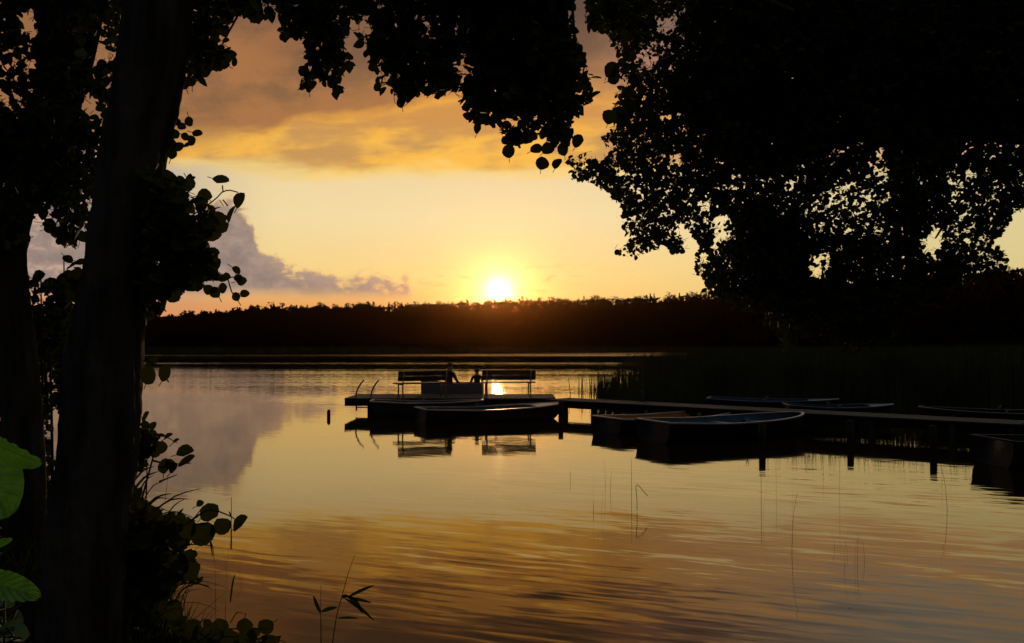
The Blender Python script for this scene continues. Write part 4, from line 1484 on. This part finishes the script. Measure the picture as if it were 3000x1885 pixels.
G2 = [(a * .4164, b * .4164 + 883, c * .4164, d, e) for a, b, c, d, e in
      [(830, 235, 75, -50, .5), (865, 285, 55, -70, .8), (915, 410, 75, -10, .8), (905, 345, 60, 10, .2), (950, 345, 60, -35, .4), (990, 370, 50, -40, .3), (1045, 430, 100, -20, .45), (1060, 492, 110, -20, .35), (925, 510, 90, -90, .9), (985, 525, 70, -50, .6), (960, 500, 60, -20, .6),
       (1132, 725, 46, -30, .6), (1185, 770, 120, -40, .75), (1255, 850, 105, -30, .8), (1355, 830, 115, -45, .42), (1145, 895, 145, -40, .8), (1060, 860, 120, -60, .9), (1080, 1030, 110, -20, .5), (1090, 1110, 120, -50, .7), (1030, 1060, 130, -100, .8),
       (1375, 1410, 85, 100, .7), (1500, 1420, 95, 150, .95), (1440, 1440, 70, 180, .7), (1530, 1480, 110, -160, .6), (1240, 1430, 110, 20, .6), (1300, 1480, 120, 30, .8), (1400, 1480, 110, 10, .7), (1180, 1440, 90, 60, .7), (1080, 1420, 110, 150, .8), (980, 1330, 120, 30, .8),
       (900, 850, 130, -40, .9), (960, 900, 130, -90, .9), (1000, 830, 120, 20, .9), (820, 420, 100, -60, .8), (790, 350, 90, -90, .8)]]
foliage_objects([crown([S3], 3600, (4.7, 5.8), 0.066, seed=61, droop=0.0), crown([S2], 110, (4.6, 4.9), 0.062, seed=62, droop=0), explicit(G2, 4.7, seed=9)], None, M['leaf_olive'], 'foliage', twig_r=0.0025)
st = MB()
for pts in ([(700, 1600), (800, 1000), (830, 500), (800, 230)], [(800, 700), (860, 480), (900, 345), (1000, 380)], [(860, 480), (960, 500), (1080, 495)], [(760, 1400), (950, 900), (1080, 820), (1145, 740)], [(1080, 820), (1180, 760), (1290, 790), (1350, 830)], [(900, 1100), (1020, 970), (1100, 955), (1190, 960)],
            [(900, 1500), (1000, 1250), (1090, 1180), (1180, 1190)], [(1000, 1600), (1200, 1450), (1380, 1430), (1510, 1430)], [(1190, 940), (1200, 1020)], [(900, 600), (1000, 560)]):
    P = [tuple(at(a * .4164 / D, (b * .4164 + 883) / D, 4.75)) for a, b in pts]
    st.tube(spline(P, 14), list(np.linspace(0.006, 0.0022, 14)), n=5)
st.build('stem', M['twig'], None, True)
child_tail(bf, sh2)


# grass tufts on the bank, one stuff object
def build_bank_grass():
    r = np.random.default_rng(77)
    V = []; Fc = []
    mb = MB()
    def blade(p0, p1, p2, w):
        P = spline([p0, p1, p2], 7)
        vs = []; fs = []
        for i, q in enumerate(P):
            t = i / 6
            ww = w * (1 - t) ** 0.7 * (0.5 + t if t < .5 else 1)
            d = P[min(i + 1, 6)] - P[max(i - 1, 0)]
            s = np.cross(d, [0, 1, 0.15]); s = s / max(np.linalg.norm(s), 1e-6)
            vs += [tuple(q - s * ww / 2), tuple(q + s * ww / 2)]
        for i in range(6):
            fs.append((2 * i, 2 * i + 1, 2 * i + 3, 2 * i + 2))
        mb.add(vs, fs)
    # blades leaning out right over the water (notes of zoomed left bottom)
    for (a, b, c, d, w) in ((720, 650, 880, 510, 18), (725, 690, 900, 540, 22), (715, 620, 850, 525, 16), (760, 720, 870, 560, 14), (800, 720, 930, 600, 10), (780, 790, 980, 665, 20), (830, 800, 1150, 635, 14), (850, 780, 1080, 700, 16), (900, 860, 1060, 690, 12), (820, 760, 960, 700, 14),
                         (860, 800, 1110, 810, 12), (880, 840, 1230, 830, 5), (900, 980, 1210, 950, 6), (900, 1040, 1210, 1060, 5), (960, 1200, 1210, 1210, 16), (980, 1180, 1330, 1220, 6), (1300, 1280, 1330, 1120, 16), (960, 1300, 1260, 1340, 6), (940, 1330, 1150, 1200, 8), (980, 1240, 1200, 1140, 6),
                         (1300, 1400, 1380, 1350, 10), (1220, 1500, 1215, 1060, 4), (1270, 1500, 1275, 1250, 5), (1310, 980, 1305, 700, 3), (930, 720, 950, 560, 4), (1195, 950, 1212, 1080, 8)):
        Yb = r.uniform(4.6, 4.9)
        p0 = at(a * .4164 / D, (b * .4164 + 883) / D, Yb); p2 = at(c * .4164 / D, (d * .4164 + 883) / D, Yb)
        mid = (p0 + p2) / 2 + Vector((0, 0, 0.035 * (1 if w > 4 else 0)))
        blade(tuple(p0), tuple(mid), tuple(p2), max(w, 3) * .4164 / D / F * Yb)
    n = 2600
    for k in range(n):
        X = r.uniform(-4.6, -0.35); Y = r.uniform(4.3, 6.6)
        if Y > near_shore(X) + 0.2: continue
        q = proj_np(np.array([[X, Y, 0.9]]))
        hmax = float(np.interp(q[0][0], [150, 185, 215], [0.7, 0.4, 0.16]))
        z = float(terrain_z(np.array(X), np.array(Y)))
        h = r.uniform(0.4 * hmax, hmax)
        a = r.uniform(0, 6.28); l = r.uniform(0.05, 0.35) * h / .6
        blade((X, Y, z - .02), (X + math.cos(a) * l * .3, Y + math.sin(a) * l * .3, z + h * .6), (X + math.cos(a) * l, Y + math.sin(a) * l, z + h), r.uniform(0.006, 0.014))
    tag(mb.build('grass', M['grass']), 'long dark grass growing on the bank under the left trees', 'grass', kind='stuff')


build_bank_grass()

# ------------------------------------------------------------------ right tree
bf = names()
rt = empty('alder_tree', (9.6, 10.6, 0.5))
tag(rt, 'wide dark tree whose dense leafy branches fill the upper right of the view', 'tree')
tm = MB()
tm.tube(spline([(9.7, 10.6, 0.1), (9.5, 10.6, 2.5), (9.3, 10.5, 5), (9.0, 10.4, 8), (8.8, 10.4, 11)], 24), list(np.linspace(0.32, 0.14, 24)), n=16, jit=.06)
tm.build('trunk', M['bark'], None, True)
lm = MB()
for pts, r0 in (([(2700, 100), (2400, 40), (2100, 90), (1850, 250), (1700, 420)], .09), ([(2800, 300), (2450, 250), (2150, 300), (1950, 420), (1800, 560), (1780, 680)], .08), ([(2700, -100), (2300, -60), (1900, -20), (1600, 120), (1480, 330)], .08),
                ([(2800, 420), (2500, 380), (2300, 430), (2200, 560)], .06), ([(2100, 90), (2040, 250), (1990, 400)], .045), ([(2150, 300), (2125, 420), (2140, 520)], .03), ([(1850, 250), (1640, 450), (1560, 560)], .03),
                ([(2450, 250), (2330, 420), (2290, 590)], .035), ([(1700, 420), (1690, 470)], .02), ([(2700, -200), (2300, -300), (1700, -260), (1350, -160)], .08)):
    P = [tuple(at(a / D, b / D, 10.6 + 0.5 * math.sin(i * 2.1 + a))) for i, (a, b) in enumerate(pts)]
    lm.tube(spline(P, 18), list(np.linspace(r0, 0.01, 18)), n=8, jit=.12)
lm.build('limb', M['bark'], None, True)
RP = [(1380, -160), (1375, 45), (1400, 75), (1428, 72), (1440, 100), (1455, 125), (1455, 180), (1448, 240), (1436, 262), (1445, 300), (1415, 322), (1430, 352), (1418, 385), (1390, 365), (1360, 362), (1335, 378), (1330, 400), (1345, 412), (1352, 432), (1375, 425), (1400, 432), (1432, 448),
      (1436, 468), (1465, 478), (1462, 505), (1480, 520), (1462, 535), (1482, 555), (1468, 585), (1445, 595), (1480, 606), (1500, 600), (1540, 588), (1562, 572), (1585, 598), (1606, 590), (1604, 570), (1590, 552), (1580, 545), (1600, 528), (1622, 535), (1628, 560), (1650, 575), (1632, 592),
      (1640, 612), (1632, 640), (1655, 655), (1668, 680), (1680, 700), (1750, 720), (1800, 735), (1830, 800), (1850, 840), (1880, 800), (1920, 780), (1960, 800), (2000, 840), (2040, 800), (2080, 810), (2120, 780), (2110, 720), (2200, 690), (2300, 650), (2365, 640), (2366, 600), (2345, 578), (2328, 565),
      (2356, 550), (2374, 528), (2378, 506), (2410, 482), (2700, 470), (2700, -160)]
hr = [([(1675, 515), (1700, 500), (1720, 512), (1734, 560), (1700, 575), (1690, 605), (1672, 590)], 0.02), ([(1700, 590), (1722, 592), (1720, 625), (1700, 618)], 0.25),
      ([(1897, 600), (1950, 592), (1960, 625), (1930, 668), (1905, 650)], 0.06), ([(2162, 560), (2200, 540), (2218, 520), (2215, 560), (2215, 610), (2175, 612)], 0.03),
      ([(1848, 425), (1870, 415), (1872, 445), (1855, 450)], 0.04), ([(1978, 438), (2010, 420), (2012, 440), (1985, 452)], 0.05), ([(2058, 355), (2078, 335), (2085, 360), (2066, 385)], 0.04), ([(1935, 478), (1965, 462), (1968, 480), (1940, 492)], 0.1),
      ([(1890, 470), (2080, 390), (2095, 440), (2080, 550), (1900, 545)], 0.6), ([(2224, 400), (2360, 395), (2350, 500), (2240, 520)], 0.5), ([(1960, 600), (2140, 590), (2150, 660), (1980, 668)], 0.75), ([(2230, 520), (2340, 540), (2330, 620), (2225, 625)], 0.6),
      ([(1840, 240), (1850, 232), (1862, 240)], .2), ([(1610, 470), (1680, 480), (1660, 540), (1600, 530)], .45), ([(1500, 120), (1545, 90), (1550, 150), (1520, 170)], 0.3), ([(1590, 20), (1625, 0), (1640, 20), (1600, 40)], .1), ([(1540, 45), (1600, 35), (1590, 80), (1550, 85)], 0.12),
      ([(1538, 270), (1580, 260), (1570, 300)], .2), ([(1485, 130), (1500, 130), (1502, 150), (1488, 150)], .1), ([(1570, 370), (1600, 350), (1605, 390), (1575, 395)], .15), ([(2265, 185), (2290, 180), (2290, 225), (2262, 222)], .3), ([(2185, 605), (2240, 640), (2180, 655)], .4), ([(2155, 610), (2215, 612), (2210, 640), (2170, 640)], .5),
      ([(1440, 380), (1640, 470), (1600, 540), (1480, 480)], .75), ([(1650, 600), (1800, 620), (1800, 680), (1680, 690)], .75)]
parts = [crown([RP], 62000, (8.9, 12.4), 0.062, seed=71, holes=hr, spread=0.055, shape_jit=1.0, droop=.35)]
RD = [(1560, -160), (1580, 20), (1640, 100), (1560, 200), (1640, 330), (1760, 420), (1850, 400), (1990, 330), (2060, 330), (2120, 420), (2200, 400), (2280, 330), (2408, 330), (2700, 470), (2700, -160)]
parts.append(crown([RD], 62000, (9.4, 12.8), 0.069, seed=72, holes=hr, spread=0.06, shape_jit=2.5))
RDD = [(1740, 440), (1850, 470), (1890, 500), (1880, 600), (1890, 690), (1980, 720), (2100, 700), (2180, 680), (2120, 760), (2080, 790), (2000, 800), (1900, 770), (1780, 700), (1740, 620)]
parts += ([crown([[(1640, 560), (1760, 480), (1880, 540), (2200, 560), (2300, 620), (2200, 690), (2000, 740), (1800, 740), (1680, 700)]], 4500, (9.6, 11.8), 0.062, seed=77, shape_jit=5, holes=hr[:4])] + [crown([RDD], 2600, (9.8, 11.4), 0.062, seed=73, spread=0.055, shape_jit=7, holes=hr[:4])])
RC = [(2100, 440), (2190, 430), (2180, 520), (2150, 590), (2100, 600)]
parts.append(crown([RC], 450, (9.8, 11.4), 0.062, seed=74, spread=0.055, shape_jit=5, holes=hr[:4]))
foliage_objects(parts, None, M['leaf'], 'crown', twig_r=0.0024)
child_tail(bf, rt)

# ------------------------------------------------------------------ bright leaves beside the camera
def vein_leaf_material():
    m = bpy.data.materials.new('veined_leaf')
    m.use_nodes = True
    m.node_tree.nodes.clear()
    T = NT(m.node_tree)
    at_ = T.node('ShaderNodeAttribute'); at_.attribute_name = 'vein'
    co = T.node('ShaderNodeTexCoord').outputs['Object']
    blotch = T.step(T.noise(co, 45, 5, 0.6), 0.3, 0.7)
    base = T.mix(blotch, (0.028, 0.10, 0.016), (0.055, 0.16, 0.024))
    base = T.mix(at_.outputs['Fac'], base, (0.12, 0.24, 0.06))
    tr = T.mix(blotch, (0.06, 0.22, 0.02), (0.11, 0.32, 0.03))
    tr = T.mix(T.m('MULTIPLY', at_.outputs['Fac'], 0.8), tr, (0.03, 0.09, 0.012))
    p = T.node('ShaderNodeBsdfPrincipled')
    T.put(p.inputs['Base Color'], base)
    p.inputs['Roughness'].default_value = 0.32
    b = T.node('ShaderNodeBump'); b.inputs['Distance'].default_value = 0.0015
    T.put(b.inputs['Height'], T.m('ADD', at_.outputs['Fac'], T.m('MULTIPLY', T.noise(co, 160, 4, 0.6), 0.6)))
    T.l.new(b.outputs[0], p.inputs['Normal'])
    t = T.node('ShaderNodeBsdfTranslucent'); T.put(t.inputs['Color'], tr)
    mx = T.node('ShaderNodeMixShader'); mx.inputs[0].default_value = 0.42
    T.l.new(p.outputs[0], mx.inputs[1]); T.l.new(t.outputs[0], mx.inputs[2])
    out = T.node('ShaderNodeOutputMaterial'); T.l.new(mx.outputs[0], out.inputs[0])
    return m


def near_leaf(parent, base, tip, width, roll, Y, mat, droop=0.15):
    """single modelled leaf: base/tip in 2408 notes at depth Y"""
    a = at(base[0] / D, base[1] / D, Y); b = at(tip[0] / D, tip[1] / D, Y - 0.03)
    ax = (b - a); L = ax.length; ax.normalize()
    nr = Vector((0, -1, 0.25)); nr = (nr - ax * nr.dot(ax)).normalized()
    nr = Matrix.Rotation(roll, 3, ax) @ nr
    sd = nr.cross(ax)
    nu, nv = 90, 30
    vs = []; fs = []; ve = []
    w = width / D / F * Y
    for i in range(nu + 1):
        t = i / nu
        hw = w / 2 * (math.sin(math.pi * t ** 0.92) ** 0.5) if 0 < t < 1 else 0.0
        for j in range(nv + 1):
            u = j / nv * 2 - 1
            ripple = 0.009 * L * math.cos(2 * math.pi * (t * 9.0 - abs(u) * 2.2)) * abs(u) ** 0.5
            z = 0.14 * abs(u) * hw * 2 - droop * L * (t - 0.3) ** 2 + ripple * 1.2
            serr = 1 + (0.012 * math.sin(t * 150) if abs(u) > 0.93 else 0)
            ph = (t * 9.0 - abs(u) * 2.2) % 1.0
            side_v = max(0.0, 1 - min(ph, 1 - ph) / 0.09) * (1 - 0.5 * abs(u))
            ve.append(max(side_v * 0.8, max(0.0, 1 - abs(u) / 0.06)))
            vs.append(a + ax * (L * t) + sd * (u * hw * serr) + nr * z)
    for i in range(nu):
        for j in range(nv):
            q = i * (nv + 1) + j
            fs.append((q, q + 1, q + nv + 2, q + nv + 1))
    mb = MB().add(vs, fs)
    o = mb.build('leaf', mat, None, True)
    a_ = o.data.attributes.new('vein', 'FLOAT', 'POINT')
    a_.data.foreach_set('value', ve)
    return o


bf = names()
np_root = empty('sapling', (at(-20, 640, 1.25).x, 1.2, 0.45))
tag(np_root, 'young sapling with broad bright green leaves close to the camera at the left edge', 'sapling')
G = vein_leaf_material()
near_leaf(None, (-95, 1000), (86, 1098), 84, 0.75, 1.15, G)
near_leaf(None, (-80, 1050), (18, 1212), 150, -0.5, 1.20, G)
near_leaf(None, (-70, 1362), (88, 1398), 70, -0.5, 1.15, G)
near_leaf(None, (-60, 1290), (22, 1272), 26, 0.5, 1.15, G)
near_leaf(None, (-90, 1170), (-20, 1290), 90, 0.2, 1.2, G)
st = MB()
st.tube(spline([tuple(at(-40, 760, 1.25)), tuple(at(-38, 600, 1.22)), tuple(at(-32, 480, 1.18)), tuple(at(-30, 400, 1.18))], 14), list(np.linspace(0.006, 0.002, 14)), n=7)
for (x0, y0, x1, y1) in ((-75, 1080, -75, 1010), (-80, 1120, -70, 1080), (-90, 1400, -60, 1372), (-88, 1320, -60, 1290), (-80, 1200, -90, 1170)):
    st.tube([at(x0 / D, y0 / D, 1.19), at(x1 / D, y1 / D, 1.17)], 0.0016, n=5)
st.build('stem', M['leaf_green'], None, True)
child_tail(bf, np_root)

bf = names()
nt = empty('nettle', (at(0, 660, 1.6).x, 1.6, 0.45))
tag(nt, 'dull green nettle clump in the bottom left corner', 'plant')
NP = [(-120, 1400), (0, 1390), (25, 1400), (35, 1440), (50, 1460), (62, 1500), (60, 1640), (-120, 1640)]
foliage_objects([crown([NP], 130, (1.55, 1.9), 0.042, seed=91, droop=0.0, spread=0.03)], None, M['leaf_green'] if False else material('nettle_leaf', (0.06, 0.11, 0.05), 0.7, 0.2, trans=0.3, tcol=(0.06, 0.12, 0.04)), 'foliage', kind='oval')
st = MB()
st.tube([at(5, 760, 1.7), at(4, 600, 1.7)], 0.003, n=5)
st.build('stem', M['grass'], None, True)
child_tail(bf, nt)


# ------------------------------------------------------------------ reeds in open water in front
def reed_plant(stem_pts, leaves, Y, label, group=None, rad=0.0035, plume=True):
    """stem and lance leaves traced in 2408 notes"""
    bf = names()
    p0 = at(stem_pts[0][0] / D, stem_pts[0][1] / D, Y)
    root = empty('reed', (p0.x, Y, p0.z))
    tag(root, label, 'reed', group)
    P = [tuple(at(a / D, b / D, Y)) for a, b in stem_pts]
    mb = MB(); mb.tube(spline(P, 16), list(np.linspace(rad, rad * 0.35, 16)), n=6)
    mb.build('stem', M['grass'], None, True)
    for (x0, y0, x1, y1, w, bend) in leaves:
        a = np.array(at(x0 / D, y0 / D, Y)); b = np.array(at(x1 / D, y1 / D, Y - 0.05))
        Q = spline([a, (a + b) / 2 + np.array([0, 0, bend]), b], 8)
        vs = []; fs = []
        for i, q in enumerate(Q):
            t = i / 7
            ww = w / D / F * Y * (math.sin(math.pi * min(0.98, t * 0.9 + 0.08))) / 2
            d = Q[min(i + 1, 7)] - Q[max(i - 1, 0)]
            s = np.cross(d, [0, 1, 0.1]); s = s / max(1e-6, np.linalg.norm(s))
            vs += [tuple(q - s * ww), tuple(q + np.array([0, .004, 0])), tuple(q + s * ww)]
        for i in range(7):
            fs += [(3 * i, 3 * i + 1, 3 * i + 4, 3 * i + 3), (3 * i + 1, 3 * i + 2, 3 * i + 5, 3 * i + 4)]
        MB().add(vs, fs).build('leaf', M['grass'], None, True)
    child_tail(bf, root)
    return root


def z7(a, b): return ((600 + a / 2.6756) * 0.8027, (1400 + b / 2.6756) * 0.8027)


def zl(*L): return [(*z7(a, b), *z7(c, d), w, e) for a, b, c, d, w, e in L]


reed_plant([z7(985, 1420), z7(1030, 1100), z7(1075, 930), z7(1110, 800), z7(1140, 700), z7(1175, 610)],
           zl((1075, 940, 1130, 925, 10, .005), (1120, 935, 1330, 840, 8, .004), (1120, 940, 1310, 980, 8, .004), (1130, 925, 1240, 1060, 13, .01), (1100, 945, 1330, 1120, 9, .01), (1040, 1100, 1210, 1100, 6, .004)), 5.6,
           'near reed with splayed leaves drooping right, the taller of the bottom-centre pair')
reed_plant([z7(912, 1420), z7(910, 1150), z7(908, 1050), z7(910, 840)],
           zl((912, 1050, 1040, 1015, 10, .006), (905, 1060, 850, 920, 9, -.003)), 5.6, 'short upright reed with two leaves just left of the splayed reed')
reed_plant([z7(205, 560), z7(207, 400), z7(208, 150)], zl((205, 300, 190, 260, 4, 0)), 7.4, 'thin bare reed stalk standing beside the outermost leaf of the low shrub', rad=0.006)


def emergent(px, base_py, h_px, bendx=0.0, r=0.004):
    Y = (CAMH) * F / (base_py - 345)
    X = (px - 512) / F * Y
    h = h_px / F * Y
    mb = MB()
    mb.tube(spline([(X, Y, -0.3), (X, Y, 0), (X + bendx * .3, Y, h * .6), (X + bendx, Y, h)], 8), list(np.linspace(r, r * .5, 8)), n=5)
    return mb.build('reed', M['grass'], None, True)


GR = 'thin reed stems rising from the open water'
em = [(631, 500, 42, 0.00, .006), (610, 492, 22, 0.02, .004), (605, 488, 30, -.02, .003), (570, 480, 10, 0, .005), (593, 511, 9, 0.0, .004), (760, 500, 48, 0.0, .006), (775, 496, 36, 0.0, .003), (790, 552, 60, 0.06, .004), (838, 500, 52, 0.0, .003),
      (945, 510, 50, -.1, .005), (940, 485, 20, .0, .003), (855, 565, 30, .02, .003), (862, 560, 20, -.02, .003), (822, 478, 20, 0, .003)]
rr_ = random.Random(4)
for cx, cy, n_ in ((845, 560, 4), (770, 520, 2), (600, 505, 2), (245, 575, 5)):
    for _ in range(n_):
        em.append((cx + rr_.gauss(0, 16), cy + rr_.uniform(-18, 12), rr_.uniform(14, 46), rr_.uniform(-.07, .07), rr_.uniform(.0013, .0022)))
for k, (px, by, hp, bx, r_) in enumerate(em):
    tag(emergent(px, by, hp, bx, r_ * 0.6), 'very thin dark reed stem rising alone from the open water before the pier', 'reed', GR)
# bent stem
mb = MB()
for pts in (([(637, 511), (637, 500), (636, 487), (638, 485), (644, 492), (648, 496)]),):
    Y = CAMH * F / (511 - 345)
    P = [tuple(at(a, b, Y)) for a, b in pts]
    mb.tube(spline(P, 14), 0.004, n=5)
tag(mb.build('reed', M['grass'], None, True), 'thin reed stem snapped over into a hook', 'reed')

# ------------------------------------------------------------------ added volume that stands in for lens bloom around the sun
def build_haze():
    m = bpy.data.materials.new('haze')
    m.use_nodes = True
    m.node_tree.nodes.clear()
    T = NT(m.node_tree)
    v = T.node('ShaderNodeVolumePrincipled')
    v.inputs['Color'].default_value = (1.0, 0.40, 0.10, 1)
    v.inputs['Density'].default_value = HAZE
    v.inputs['Anisotropy'].default_value = 0.95
    out = T.node('ShaderNodeOutputMaterial')
    T.l.new(v.outputs[0], out.inputs['Volume'])
    mb = MB().box((0, 600, 44), (1900, 1900, 94))
    o = mb.build('haze', m)
    tag(o, kind='stuff')
    tag(o, 'thin warm evening haze over the lake and forest', 'haze')


HAZE = 0.000032
build_haze()
print('done')
